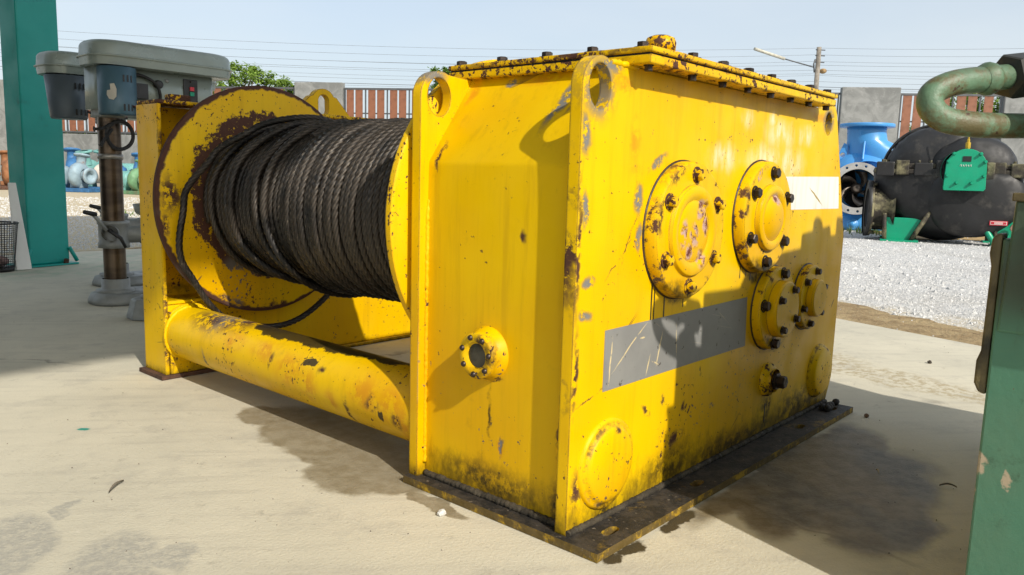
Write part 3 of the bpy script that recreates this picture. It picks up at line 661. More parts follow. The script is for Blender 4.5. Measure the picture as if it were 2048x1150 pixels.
loose([(-75, .272, 1.47), (-30, .284, 1.48), (0, .290, 1.50), (35, .296, 1.60), (60, .306, 1.69), (90, .342, 1.745), (125, .405, 1.76), (160, .46, 1.765), (185, .468, 1.765), (220, .43, 1.75), (260, .345, 1.70), (300, .275, 1.64), (330, .264, 1.62)], 'slack_loop')

# ------------------------------------------------------------------ open shed: teal post at the left, roof overhead behind the lens
TEAL = plain('teal_enamel', (.0, .31, .27), .42, 0, var=.12, scale=2.5, bump=.12, bscale=20, dirt=(.01, .17, .15), damt=.33, dscale=5)
TEALD = plain('teal_shade_side', (.0, .235, .205), .42, 0, var=.12)
shed = thing('open_shed', 'teal steel shed post with welded stub gussets at its foot', 'shed post', (.80, 5.66, 0))
def shed_col(x, y, rz=R(14)):
    g = []
    for nm, bx_ in (('column', ((-.15, .15, -.10, .10),)),):
        cb = MB()
        for q in bx_: cb.box(*q, .014, 4.45)
        g.append(cb.build(nm, TEAL, shed, .01))
    g.append(MB().box(-.19, .19, -.15, .15, .002, .014).build('base_plate', TEAL, shed, .002))
    for sx in (-1, 1): g.append(MB().tube([(sx*.145, -.107, .13), (sx*.195, -.12, .024)], .014, 8).build('gusset_bar', TEAL, shed))
    g.append(MB().lathe([(.018, 0), (.018, .03), (.010, .032), (.010, .02), (0, .02)], (.10, -.13, .014), (0, -.3, 1), 8, False).build('anchor_stub', RUST, shed))
    for o in g: o.location = (x, y, 0); o.rotation_euler = (0, 0, rz)
MB().box(-6.6, -6.56, -3.2, 4.5, .02, 4.5).build('darkening_wall', plain('dark_wall_sheet', (.05, .055, .055), .7), shed)  # unseen wall, added to darken the left face of the post
shed_col(0.03, -.02); shed_col(-5.2, 0); shed_col(-5.2, -9.0)
for yy in (-9.15, -4.6, .1): MB().box(-8, 1.45, yy, yy+.12, 4.45, 4.62).build('rafter', TEAL, shed)
rb = MB(); nx = 120
for i in range(nx):
    x0 = -8 + 9.5*i/nx; x1 = -8 + 9.5*(i+1)/nx; za = 4.65 + (.03 if i % 2 else 0); zb = 4.65 + (.03 if (i+1) % 2 else 0)
    k = rb.addv([(x0, -9.31, za), (x1, -9.31, zb), (x1, .45, zb), (x0, .45, za)]); rb.face((k, k+1, k+2, k+3))
rb.build('roof_sheet', plain('galvanised_sheet', (.55, .56, .55), .6, .1), shed)

# white plank leaning on the post, mesh bin
o = MB().hexa([(-.045, 0, 0), (.052, 0, 0), (.052, .02, 0), (-.045, .02, 0), (-.022, .15, .60), (.026, .15, .60), (.026, .166, .60), (-.022, .166, .60)]).build('leaning_strip', WHITE, bevel=.003, loc=(.625, 5.36, .004))
tag(o, 'white tapered strip leaning upright against the teal shed post', 'strip')
bin_ = thing('wastebasket', 'dark wire mesh wastebasket at the left edge of the photo', 'wastebasket', (.475, 5.40, 0))
b = MB()
for i in range(44):
    a = 2*pi*i/44; b.tube([(.10*math.cos(a), .10*math.sin(a), .012), (.135*math.cos(a), .135*math.sin(a), .33)], .0016, 4, caps=False)
for j in range(22):
    z = .012 + .318*j/21; r = .10 + .035*j/21; b.tube([(r*math.cos(a), r*math.sin(a), z) for a in [2*pi*i/28 for i in range(28)]], .0014, 4, closed=True)
b.build('mesh_wall', BLACKP, bin_)
MB().tube([(.137*math.cos(a), .137*math.sin(a), .332) for a in [2*pi*i/32 for i in range(32)]], .006, 8, closed=True).build('rim', BLACKP, bin_)
MB().lathe([(.0, 0), (.10, 0), (.103, .03), (0, .03)], (0, 0, 0), (0, 0, 1), 24).build('bottom', BLACKP, bin_)
o = MB().sphere((0, 0, .07), .075, .07, .04, 12, 6).build('crumpled_paper', plain('pinkish_waste', (.35, .22, .2), .9, var=.6, scale=20), None, loc=(.475, 5.40, 0))
tag(o, 'crumpled pinkish waste inside the wire mesh wastebasket', 'waste paper')

# ------------------------------------------------------------------ drill presses
DGREY = plain('hammered_grey_paint', (.27, .315, .29), .34, .2, var=.1, scale=4, bump=.12, bscale=90)
DBLUE = plain('blue_grey_motor_paint', (.055, .12, .165), .40, .1, var=.15, scale=5, bump=.1, bscale=90)
DDARK = plain('dark_slate_motor_paint', (.075, .10, .125), .42, .1, var=.15, scale=5, bump=.1, bscale=90)
CAST = plain('cast_iron_grey', (.27, .28, .27), .5, .25, var=.2, scale=10, bump=.35, bscale=70, dirt=(.10, .10, .095), damt=.35, dscale=6)
n_ = NT('oiled_column_steel'); c_ = n_.mix(n_.ramp(n_.noise(1, 4, .6, vec=n_.mapped(scale=(.6, .6, .16))), .38, .62), (.13, .095, .065), (.045, .032, .024))
c_ = n_.mix(n_.ramp(n_.noise(7, 4), .62, .75, 0, .5), c_, (.28, .24, .19)); COLS = n_.done(c_, .32, .75)
REDB = plain('red_button', (.6, .03, .05), .4, 0, var=.05); GRNB = plain('green_button', (.0, .28, .16), .4, 0, var=.05); REDW = plain('red_wire', (.25, .02, .03), .5, 0, var=.1)
def stadium(x0, x1, w, n=14):
    r = w/2; return [(x1-r + r*math.cos(t), r*math.sin(t)) for t in [-pi/2 + pi*i/n for i in range(n+1)]] + [(x0+r + r*math.cos(t), r*math.sin(t)) for t in [pi/2 + pi*i/n for i in range(n+1)]]
def rounded(x0, x1, w, r=.11, n=7):
    y = w/2; o = []
    for cx, cy, a in ((x1-r, -y+r, -90), (x1-r, y-r, 0), (x0+r, y-r, 90), (x0+r, -y+r, 180)):
        o += [(cx + r*math.cos(R(a+90*i/n)), cy + r*math.sin(R(a+90*i/n))) for i in range(n+1)]
    return o
def loft(b, loops, cap=True, smooth=True):
    ks = [b.addv(l) for l in loops]; n = len(loops[0])
    for k, l in zip(ks, ks[1:]):
        for j in range(n): b.face((k+j, k+(j+1) % n, l+(j+1) % n, l+j), smooth)
    if cap: b.face([ks[0]+j for j in range(n-1, -1, -1)]); b.face([ks[-1]+j for j in range(n)])
    return b
def belt_cover(parent, x0, x1, w, yc, z0, name='belt_cover'):
    def lp(d, z): return [(x, y+yc, z) for x, y in rounded(x0+d, x1-d, w-2*d)]
    o = loft(MB(), [lp(.02, z0), lp(.004, z0+.005), lp(.0, z0+.045)]).build('lower_housing', DGREY, parent)
    o.modifiers.new('e', 'EDGE_SPLIT').split_angle = R(30)
    t = loft(MB(), [lp(-.007, z0+.045), lp(-.008, z0+.047), lp(-.008, z0+.052), lp(-.006, z0+.054), lp(.0, z0+.056), lp(.003, z0+.104), lp(.008, z0+.116), lp(.018, z0+.126), lp(.034, z0+.131), lp(.06, z0+.133)]).build(name, DGREY, parent)
    t.modifiers.new('e', 'EDGE_SPLIT').split_angle = R(40)
    return t
def drill_press(label, loc, rot, mx, my, mr, motor_mat, taper=0.0, full=True, cx0=-.125):
    t = thing('drill_press', label, 'drill press', loc, rot, 'grey drill presses beyond the winch')
    bs_ = MB(); loft(bs_, [[(x, y, z) for x, y in rounded(-.13+d, .50-d, .30-2*d, .12)] for d, z in ((0, .002), (.0, .02), (.012, .055), (.03, .062))]).build('base', CAST, t)
    MB().lathe([(.098, .06), (.098, .074), (.076, .078), (.072, .082), (.071, .132), (.066, .134)], (0, 0, 0), (0, 0, 1), 32).build('column_flange', CAST, t)
    MB().lathe([(.056, .13), (.056, 1.07)], (0, 0, 0), (0, 0, 1), 32).build('column', COLS, t)
    MB().lathe([(.058, .775), (.063, .777), (.063, .80), (.058, .802)], (0, 0, 0), (0, 0, 1), 28).build('depth_collar', plain('bright_collar', (.35, .33, .30), .35, .7), t)
    br = MB().lathe([(.06, .30), (.078, .302), (.078, .33), (.074, .335), (.074, .425), (.08, .43), (.08, .445), (.06, .447)], (0, 0, 0), (0, 0, 1), 32).build('table_bracket', CAST, t)
    MB().lathe([(.045, .06), (.045, .13), (.05, .135), (.05, .19)], (0, 0, .37), (1, -.15, 0), 20).build('arm_boss', CAST, br)
    MB().lathe([(.042, .05), (.042, .10)], (0, 0, .385), (-.5, -.8, 0), 18).build('pinion_boss', CAST, br)
    MB().tube([(-.05, -.075, .40), (-.055, -.10, .40), (-.01, -.115, .36), (.012, -.12, .31)], [.012, .012, .010, .008], 8).build('clamp_lever', BLACKP, br)
    MB().tube([(-.065, -.08, .40), (-.11, -.06, .47), (-.125, -.055, .49)], .010, 8).build('crank_arm', CAST, br)
    MB().tube([(-.11, -.06, .485), (-.175, -.085, .50)], [.013, .011], 8).build('crank_grip', BLACKP, br)
    tb = MB().lathe([(0, 0), (.03, .0), (.17, .02), (.18, .03), (.18, .05), (0, .05)], (.36, -.05, .36), (0, 0, 1), 32).build('table', CAST, t)
    MB().tube([(.2, -.05, .37), (.26, -.09, .35), (.26, -.12, .32), (.22, -.16, .315)], .014, 8).build('lock_handle', BLACKP, tb)
    hd = loft(MB(), [[(x, y, z) for x, y in rounded(-.09+a, .55, .21, .05)] for a, z in ((0, 1.03), (0, 1.248))]).build('head', DGREY, t)
    MB().box(-.065, .065, -.07, .07, .99, 1.05).build('head_clamp', CAST, t, .01)
    sw = MB().box(.36, .44, -.113, -.104, 1.085, 1.225).build('switch_plate', BLACKP, t, .003)
    MB().box(.393, .417, -.120, -.112, 1.163, 1.185).build('stop_button', REDB, sw, .002); MB().box(.393, .417, -.120, -.112, 1.135, 1.157).build('start_button', GRNB, sw, .002)
    for z in (1.097, 1.213): inst('screw', dome, sw, (.40, -.113, z), (0, -1, 0), 0, .8)
    MB().lathe([(.012, 0), (.011, .005), (0, .007)], (.27, -.104, 1.205), (0, -1, 0), 12).build('screw', CAST, hd)
    MB().lathe([(.024, 0), (.022, .02), (.018, .022), (0, .022)], (.22, -.104, 1.18), (0, -1, 0), 16).build('lock_knob', BLACKP, hd)
    MB().lathe([(.05, 0), (.05, -.08), (.035, -.09), (.035, -.16), (.02, -.17), (.02, -.24)], (.40, 0, 1.03), (0, 0, 1), 20).build('quill', DGREY, t)
    MB().lathe([(.06, .1), (.06, .16), (.045, .19), (0, .19)], (.24, 0, .98), (.1, -1, 0), 18).build('feed_hub', BLACKP, t)
    for k in range(3):
        a = 2*pi*k/3 + .4; c_ = Vector((.26, -.16, .98)); d_ = Vector((math.cos(a), 0, math.sin(a)))
        MB().tube([c_, c_+d_*.11, c_+d_*.15], [.007, .007, .014], 8).build('feed_lever', BLACKP, t)
    belt_cover(t, cx0, .645, .31, -.03, 1.246)
    zt, zb = 1.240, 1.0
    prof = [(mr*.96-taper, zb), (mr-taper, zb+.01), (mr-taper*.8, zb+.05), (mr, zt)]
    mo = MB().lathe([(0, zb), (mr*.9-taper, zb)] + prof, (mx, my, 0), (0, 0, 1), 36, capB=True).build('motor', motor_mat, t)
    for z in (1.165, 1.02):
        for k in range(3):
            a = R(-92 + 13*k); e = .0045
            q = Vector((mx + (mr-.003)*math.cos(a), my + (mr-.003)*math.sin(a), z)); tv = Vector((-math.sin(a), math.cos(a), 0)); nv = Vector((math.cos(a), math.sin(a), 0))
            b = MB(); b.hexa([q-tv*e, q+tv*e, q+tv*e+nv*.004, q-tv*e+nv*.004] + [p + Vector((0, 0, .034)) for p in (q-tv*e, q+tv*e, q+tv*e+nv*.004, q-tv*e+nv*.004)]); b.build('vent_slot', BLACKP, mo)
    MB().box(mx+mr-.02, mx+mr+.05, my-.045, my+.02, 1.09, 1.17).build('terminal_box', BLACKP, mo, .004)
    MB().box(mx+mr*.6, .06, my+.02, my+.09, 1.08, 1.2).build('motor_mount', DGREY, t, .004)
    a0 = Vector((mx+mr*.5, my-mr*.87, 1.045))
    MB().tube(catmull([a0, a0+Vector((.05, -.012, -.018)), a0+Vector((.14, .0, -.028)), a0+Vector((.24, .03, -.02))], 6), .006, 8).build('motor_lead', BLACKP, mo)
    MB().tube(catmull([a0+Vector((0, .002, .004)), a0+Vector((.05, -.012, -.006)), a0+Vector((.15, .01, -.012)), a0+Vector((.25, .05, -.01))], 6), .0028, 6).build('red_lead', REDW, mo)
    if full:
        for k in range(3):
            MB().tube(catmull([(.06, -.13, 1.21), (.015-.012*k, -.15, 1.19), (-.005-.008*k, -.16, 1.12), (.03, -.16, 1.055), (.12, -.13, 1.02)], 8), .010, 8).build('power_cable', RUBBER, t)
        MB().tube(catmull([(.05, -.12, 1.215), (.13, -.125, 1.215), (.20, -.125, 1.18), (.225, -.12, 1.12), (.215, -.11, 1.07)], 8), .0085, 8).build('power_cable', RUBBER, t)
        q0 = Vector((mx-mr*.62, my-mr*.80, 0)); tx = Vector((.79, -.61, 0)); nn = Vector((-.61, -.79, 0))
        lb = MB().plate([(-.022, .02), (-.012, .0), (.008, -.004), (.022, .012), (.024, .05), (.014, .078), (-.006, .074), (-.004, .045), (-.02, .042)], [], lambda u, v, t_: tuple(q0 + tx*u + nn*t_ + Vector((0, 0, 1.075+v))), .001, .006).build('torn_label', plain('cream_sticker', (.55, .52, .45), .8), mo)
        # coiled lead hanging on the column
        b = MB(); pts = []
        for i in range(150):
            a = 2*pi*i/36; rr = .068 + .004*math.sin(i*.23); pts.append((.02 + rr*math.cos(a), -.085 - .006*math.sin(i*.17), .90 + rr*1.06*math.sin(a)))
        b.tube(pts, .0065, 7); b.build('coiled_cord', RUBBER, t)
        MB().tube(catmull([(-.03, -.085, .955), (-.07, -.09, .93), (-.11, -.09, .925)], 6), [.008]*12+[.016], 8).build('plug', RUBBER, t)
        MB().tube(catmull([(-.02, -.09, .93), (-.06, -.1, .88), (-.085, -.1, .84)], 6), [.008]*12+[.014], 8).build('plug', RUBBER, t)
    return t
drill_press('grey drill press with blue-grey motor and red and green buttons', (.553, 3.62, 0), 0, -.005, -.135, .092, DBLUE)
drill_press('grey drill press with dark slate motor, behind the other drill press', (.83, 4.30, 0), R(2), -.275, -.10, .118, DDARK, .022, False, -.39)
t = thing('machine_pedestal', 'low grey cast iron pedestal foot beside the winch end frame', 'pedestal', (.50, 3.06, 0))
loft(MB(), [[(r*math.cos(2*pi*i/8+.3), r*math.sin(2*pi*i/8+.3), z) for i in range(8)] for r, z in ((.118, .002), (.115, .02), (.094, .095), (.085, .10))], smooth=False).build('foot', CAST, t, .004)
MB().lathe([(.05, .1), (.05, .115), (.034, .12), (.032, .5), (.06, .52), (.07, .56), (0, .57)], (0, 0, 0), (0, 0, 1), 20).build('post', CAST, t)

# ------------------------------------------------------------------ green machine at the right edge
GREEN = NT('worn_sea_green_paint'); n_ = GREEN
c_ = n_.mix(n_.ramp(n_.noise(3, 5, .6), .35, .65), (.065, .195, .125), (.09, .19, .12))
c_ = n_.mix(n_.ramp(n_.noise(11, 6, .7), .55, .68, 0, .75), c_, (.030, .065, .035))
c_ = n_.mix(n_.ramp(n_.noise(1, 5, .65, vec=n_.mapped(scale=(.3, .06, .22))), .56, .70, 0, .7), c_, (.05, .07, .03))
c_ = n_.mix(n_.ramp(n_.noise(28, 5, .65), .68, .71), c_, (.11, .05, .025))
dv = n_.distort(.02, 25, 5)
c_ = n_.mix(n_.mul(n_.blobs(dv, [((-.02, .03, .30), (.2, .022, .025)), ((-.02, .028, .265), (.2, .012, .03)), ((-.02, -.02, .285), (.2, .008, .02)), ((-.02, .03, .43), (.2, .01, .012))], 'x', .3), n_.ramp(n_.noise(60, 4), .35, .5)), c_, (.42, .34, .24))
c_ = n_.mix(n_.mul(n_.ramp(n_.xyz()[2], .50, .60), n_.ramp(n_.noise(6, 4), .3, .6, .4, .9)), c_, (.035, .045, .025))
n_.bump(n_.noise(25, 5, .6), .4, .004); GREEN = n_.done(c_, .45)
PIPEG = NT('rusty_green_pipe'); n_ = PIPEG
c_ = n_.mix(n_.ramp(n_.noise(6, 5, .6), .4, .62), (.11, .20, .125), (.06, .10, .058))
c_ = n_.mix(n_.ramp(n_.noise(11, 8, .75), .46, .60, 0, .9), c_, (.10, .075, .03))
c_ = n_.mix(n_.ramp(n_.noise(45, 4), .66, .70), c_, (.05, .025, .015)); n_.bump(n_.noise(60, 5, .7), .6, .003); PIPEG = n_.done(c_, .5)
OLIVE = plain('oily_olive_metal', (.13, .10, .04), .55, 0, var=.6, scale=12, bump=.5, dirt=(.02, .017, .01), damt=.45, dscale=7)
mach = thing('green_machine', 'worn sea green steel machine with bent pipe at the right edge', 'machine', (.215, -.60, 0))
# local: x = away from the camera side, y<0 to the right of the photo
MB().box(0, 1.30, -.62, .022, .055, .665).build('body', GREEN, mach, .004)
MB().hexa([(-.006, -.06, .52), (.05, -.06, .52), (.05, .016, .52), (-.006, .016, .52), (-.006, -.055, .724), (.05, -.055, .724), (.05, .010, .724), (-.006, .010, .724)]).build('corner_post', GREEN, mach, .004)
MB().box(-.012, .06, -.3, .014, .722, .735).build('post_cap', OLIVE, mach, .002)
MB().box(-.03, -.007, -.3, -.033, .575, .71).build('side_bracket', GREEN, mach, .006)
MB().box(-.032, -.006, -.3, -.030, .548, .5745).build('bracket_lip', OLIVE, mach, .004)
loft(MB(), [[(x0, y, z) for y, z in ((.023, .415), (.034, .418), (.041, .432), (.041, .468), (.036, .485), (.035, .62), (.039, .64), (.037, .665), (.030, .672), (.023, .672))] for x0 in (.004, .045)], smooth=False).build('edge_guard', OLIVE, mach, .004)
MB().box(.02, .12, -.05, .06, .0, .052).build('foot', OLIVE, mach, .006); MB().box(1.15, 1.25, -.05, .06, .0, .052).build('foot', OLIVE, mach, .006); MB().box(.02, .12, -.6, -.5, .0, .052).build('foot', OLIVE, mach, .006); MB().box(1.15, 1.25, -.6, -.5, .0, .052).build('foot', OLIVE, mach, .006)
pc = [(.34, -.12, .945), (.20, -.012, .9356), (.1009, .0359, .9219), (.0729, .0514, .9174), (.0323, .0729, .9105), (-.003, .0963, .905), (-.0273, .1146, .8975), (-.0434, .130, .8846), (-.0479, .1315, .8676), (-.0431, .1228, .8525), (-.0295, .1054, .8423), (.0067, .0712, .8378), (.082, .0247, .8402), (.1922, -.0223, .8464), (.34, -.12, .85)]
pp = MB().tube(catmull(pc, 8), .0197, 24).build('bent_pipe', PIPEG, mach)
MB().lathe([(.020, -.014), (.0245, -.006), (.0262, 0), (.0245, .007), (.020, .014)], (.0323, .0729, .9105), (.86, -.48, .15), 18).build('weld_collar', PIPEG, pp)
MB().lathe([(.020, 0), (.034, .002), (.036, .006), (.036, .06), (.03, .065)], (.066, .055, .9162), (.86, -.48, .15), 6, False, ph=.3).build('hex_union', plain('black_union', (.03, .032, .03), .5, .2), pp)
# unseen upper works off to the right, outline shaped to shade the gearbox
MB().plate([(0, .666), (1.29, .666), (1.29, 1.20), (.98, 1.215), (.98, 1.16), (.93, 1.16), (.93, 1.19), (.70, 1.17), (.70, 1.13), (.50, 1.12), (.50, 1.08), (.34, 1.08), (.31, 1.045), (.115, 1.05), (.115, .88), (.068, .87), (.068, .99), (.0, .96)], [], XZ, -.30, -.055).build('shadow_caster', GREEN, mach, .006)
MB().lathe([(.03, 0), (.03, .06), (.04, .065), (.04, .085), (0, .085)], (.80, -.15, 1.175), (0, 0, 1), 16).build('breather', BLACKP, mach)
MB().lathe([(.0, 0), (.11, 0), (.11, .40), (0, .40)], (.52, -.45, .78), (1, 0, 0), 24).build('motor', GREEN, mach)
# ------------------------------------------------------------------ black split-case pump
VIEW = R(-48.2)
BLK = plain('tarry_black_casing', (.012, .012, .013), .55, 0, var=.4, scale=3, bump=.6, bscale=9, dirt=(.05, .046, .04), damt=.40, dscale=4)
GRNP = plain('fresh_green_paint', (.0, .30, .16), .4, 0, var=.12, bump=.1)
OLV = plain('olive_rusty_flange', (.20, .18, .095), .7, 0, var=.7, scale=8, bump=.6, dirt=(.022, .017, .012), damt=.56, dscale=5)
bp = thing('pump', 'black split-case pump with green bearing cover on green feet', 'pump', (11.75, 2.22, -.035), R(-73))
bp.scale = (.94, .94, .96)
def ellip(cx, cz, rx, rz, y, n=40, bias=0.0): return [(cx + rx*math.cos(2*pi*i/n), y, cz + rz*math.sin(2*pi*i/n)*(1 if math.sin(2*pi*i/n) > 0 else 1)) for i in range(n)]
def uneven(b, a=.022, f=2.3):
    from mathutils import noise as mn
    b.v = [tuple(Vector(q) + Vector((mn.noise(Vector(q)*f), mn.noise(Vector(q)*f+Vector((9, 0, 0))), mn.noise(Vector(q)*f+Vector((0, 9, 0)))))*a + Vector((mn.noise(Vector(q)*f*3.1), 0, mn.noise(Vector(q)*f*3.1+Vector((5, 5, 0)))))*a*.4) for q in b.v]; return b
uneven(loft(MB(), [[(x, y, min(z, 1.10)) for x, y, z in ellip(.02, .98, 1.03*s, .93*s, yy, 56)] for s, yy in ((.25, -.66), (.62, -.63), (.82, -.54), (.95, -.36), (1.0, -.1), (1.0, .15), (.93, .38), (.7, .55), (.3, .62))]), .06, 2.6).build('lower_casing', BLK, bp)
uneven(loft(MB(), [[(x, y, min(z, 1.04)) for x, y, z in ellip(.38, .70, .66*s, .60*s, yy, 48)] for s, yy in ((.2, -.715), (.6, -.705), (.85, -.675), (.96, -.62), (1.0, -.54), (.98, -.3))]), .03).build('scroll', BLK, bp)
uneven(loft(MB(), [[(x, y, max(z, 1.14)) for x, y, z in ellip(-.10, 1.10, .76*s, .66*s, yy, 56)] for s, yy in ((.3, -.50), (.72, -.46), (.92, -.34), (1.0, -.12), (1.0, .15), (.9, .36), (.3, .46))]), .05, 3.0).build('upper_casing', BLK, bp)
uneven(loft(MB(), [[(x, y, max(z, 1.14)) for x, y, z in ellip(.33, 1.10, .60*s, .50*s, yy, 48)] for s, yy in ((.3, -.62), (.75, -.58), (.94, -.48), (1.0, -.30), (.96, -.1))]), .03).build('upper_casing', BLK, bp)
for k in range(3):
    MB().tube([(-.10 + (.77+.004*k)*math.cos(a), -.12+.2*k, 1.10 + .667*math.sin(a)) for a in [R(8+6*i) for i in range(28)]], .022, 8).build('casing_rib', BLK, bp)
MB().box(-1.0, 1.14, -.66, .55, 1.02, 1.09).build('split_flange', OLV, bp, .012)
MB().box(-.97, 1.11, -.64, .53, 1.10, 1.17).build('split_flange', OLV, bp, .012)
for x0, x1, z0, z1, q_ in ((-.97, -.72, .98, 1.19, 0), (-.70, -.52, 1.0, 1.215, 1), (-.45, -.2, .99, 1.18, 0), (-.16, -.04, .97, 1.22, 0), (.52, .74, .98, 1.2, 1), (.80, 1.12, .985, 1.185, 1)): MB().box(x0, x1, -.675, -.6, z0, z1).build('flange_lug', OLV if q_ else BLK, bp, .015)
fb = bolt_mesh('flange_bolt', .03, .07, OLV, 1.3)
for i in range(13): inst('bolt', fb, bp, (-.85 + i*.155, -.56, 1.17), (0, 0, 1), i, .7)
for i in range(7): inst('bolt', fb, bp, (-.88 + i*.05, -.4+i*.13, 1.165), (0, 0, 1), i)
sf = MB().lathe([(.30, 0), (.43, 0), (.43, .06), (.34, .065), (.33, .10), (.335, .28), (.42, .36)], (-1.06, -.25, .48), (1, .12, 0), 36).build('suction_flange', OLV, bp)
MB().lathe([(.432, -.01), (.436, 0), (.436, .03), (.432, .04)], (-1.07, -.25, .48), (1, .12, 0), 36).build('flange_face', BLK, sf)
MB().lathe([(.0, .03), (.30, .03), (.30, 0)], (-1.05, -.25, .48), (1, .12, 0), 30).build('flange_bore', BLK, sf)
for i in range(10):
    a = 2*pi*i/10; inst('bolt', fb, sf, (-.99, -.25+.39*math.cos(a), .48+.39*math.sin(a)), (1, .1, 0), i, .8)
# green D-shaped bearing cover
dout = [(-.045, .79), (.46, .79), (.485, .82), (.475, 1.12)] + arc(.215, 1.12, .26, 5, 175, 18) + [(-.055, .82)]
dc = MB().plate(dout, [], XZ, -.86, -.74).build('bearing_cover', GRNP, bp, .015)
MB().box(.16, .27, -.868, -.861, 1.20, 1.275).build('name_plate', BLACKP, dc)
gb = bolt_mesh('cover_bolt', .02, .05, GRNP, 1.3)
for x, z in ((-.02, 1.20), (.045, 1.31), (.385, 1.31), (.45, 1.20), (-.02, 1.0), (.45, 1.0), (.11, .90), (.30, .90)): inst('bolt', gb, dc, (x, -.86, z), (0, -1, 0), x*9)
scr = MB()
for k in range(5): scr.tube([(.13+.032*k, -.8615, 1.135+.012*(k % 2)), (.145+.032*k, -.8615, 1.16-.008*(k % 2)), (.155+.03*k, -.8615, 1.128)], .0042, 5)
scr.build('chalk_scrawl', WHITE, dc)
MB().lathe([(.30, 0), (.30, .18), (.36, .30)], (.20, -.75, 1.08), (0, 1, 0), 30).build('bearing_housing', GRNP, bp)
MB().box(.47, .60, -.72, -.5, .95, 1.2).build('bearing_bracket', OLV, bp, .02)
gn = MB().lathe([(.03, 0), (.03, .02), (.035, .025), (.035, .10), (.02, .105), (.02, .14), (.012, .15), (.012, .22)], (.215, -.78, 1.37), (0, 0, 1), 10, False).build('grease_fitting', plain('brass_yellow', (.55, .36, .04), .35, .5), bp)
MB().tube([(.215, -.78, 1.56), (.205, -.78, 1.85)], .008, 6).build('sensor_wire', plain('grey_green_wire', (.2, .28, .26), .5), gn)
rp = MB().box(.60, .83, -.70, -.69, .31, .375).build('warning_plate', plain('red_plate', (.45, .015, .03), .5, 0, var=.05), bp)
MB().box(.612, .818, -.7025, -.7005, .32, .365).build('plate_border', WHITE, rp); MB().box(.618, .812, -.7045, -.703, .325, .36).build('plate_field', rp.data.materials[0], rp)
for z in (.352, .341, .331): MB().box(.66, .77, -.7055, -.7047, z-.003, z+.002).build('plate_lettering', WHITE, rp)
def pump_leg(x, y):
    l = MB().hexa([(x-.18, y-.05, 0), (x+.20, y-.05, 0), (x+.20, y+.05, 0), (x-.18, y+.05, 0), (x-.21, y-.05, .36), (x+.34, y-.05, .36), (x+.34, y+.05, .36), (x-.21, y+.05, .36)]).build('leg', GRNP, bp, .01)
    MB().tube([(x-.19, y-.10, 0), (x-.22, y-.10, .42)], .032, 8).build('leg_rib', OLV, l); MB().tube([(x+.16, y-.10, 0), (x+.40, y-.10, .46)], .035, 8).build('leg_rib', OLV, l)
    MB().box(x-.25, x+.28, y-.15, y+.12, -.001, .03).build('leg_foot', GRNP, l)
pump_leg(-.58, -.50); pump_leg(.90, -.50); pump_leg(-.58, .40); pump_leg(.90, .40)
MB().tube([(.42, -.62, .46), (.66, -.64, .10), (.70, -.64, .0)], .04, 8).build('brace', GRNP, bp)
MB().lathe([(.06, 0), (.06, .06), (.03, .062), (.03, .02)], (.93, -.62, .28), (0, -1, 0), 8, False).build('drain_plug', plain('rust_pink_plug', (.3, .17, .13), .7), bp)

# ------------------------------------------------------------------ blue mixed-flow pump
BLUE = plain('bright_blue_enamel', (.06, .28, .62), .32, 0, var=.12, scale=2, bump=.05, bscale=20)
RING = plain('pale_grey_flange', (.42, .42, .41), .5, 0, var=.2, scale=8)
BRZ = plain('bronze_impeller', (.17, .14, .115), .4, .5, var=.3, scale=6)
DARKIN = plain('dark_pump_bore', (.02, .019, .018), .8)
up_ = thing('pump', 'bright blue pump with top flange and grey ringed impeller opening', 'pump', (13.75, 4.12, -.035), R(-70))
ZC = .74
b = MB(); loft(b, [[(x, y, z) for x, y, z in ellip(.16, ZC+.05, .72*s, .70*s, yy, 56)] for s, yy in ((.62, -.40), (.72, -.36), (.88, -.24), (.98, -.05), (1.0, .12), (.95, .30), (.8, .44), (.4, .52), (.02, .54))], cap=False); b.build('volute', BLUE, up_)
nb = MB()
nk = [(.10, .0, 1.86, .335, .335), (.10, .0, 1.74, .325, .325), (.12, .0, 1.60, .335, .34), (.22, .02, 1.50, .44, .36), (.36, .03, 1.35, .58, .38), (.46, .04, 1.16, .68, .39), (.50, .05, .88, .68, .38), (.44, .05, .6, .56, .36)]
loft(nb, [[(cx + .0 + rx*math.cos(2*pi*i/44), cy + ry*math.sin(2*pi*i/44), z) for i in range(44)] for cx, cy, z, rx, ry in nk]).build('discharge_neck', BLUE, up_)
tf = MB().lathe([(.33, 1.83), (.455, 1.83), (.46, 1.84), (.46, 1.88), (.455, 1.89), (.30, 1.89), (.30, 1.7)], (.10, 0, 0), (0, 0, 1), 44).build('top_flange', BLUE, up_)
MB().hexa([(.04, -.50, 1.25), (.07, -.50, 1.25), (.07, -.2, 1.2), (.04, -.2, 1.2), (.055, -.33, 1.58), (.085, -.33, 1.58), (.085, -.25, 1.58), (.055, -.25, 1.58)]).build('rib', BLUE, up_, .01)
MB().plate([(-.42, 1.10), (-.24, 1.15), (-.18, 1.5), (-.26, 1.55), (-.34, 1.35)], [circle(-.27, 1.33, .045, 16)], XZ, -.16, -.12).build('side_rib', BLUE, up_, .01)
cyl = MB().lathe([(.40, -.56), (.44, -.54), (.44, -.40), (.50, -.28), (.52, -.1)], (0, 0, ZC), (0, 1, 0), 44).build('suction_throat', BLUE, up_)
holes = [circle(.40*math.cos(2*pi*i/16+.1), .40*math.sin(2*pi*i/16+.1), .022, 10) for i in range(16)]
rg = MB().plate(circle(0, 0, .455, 56), [circle(0, 0, .335, 48)] + holes, lambda u, v, t: (u, t, v+ZC), -.63, -.57).build('flange_ring', RING, up_, .004)
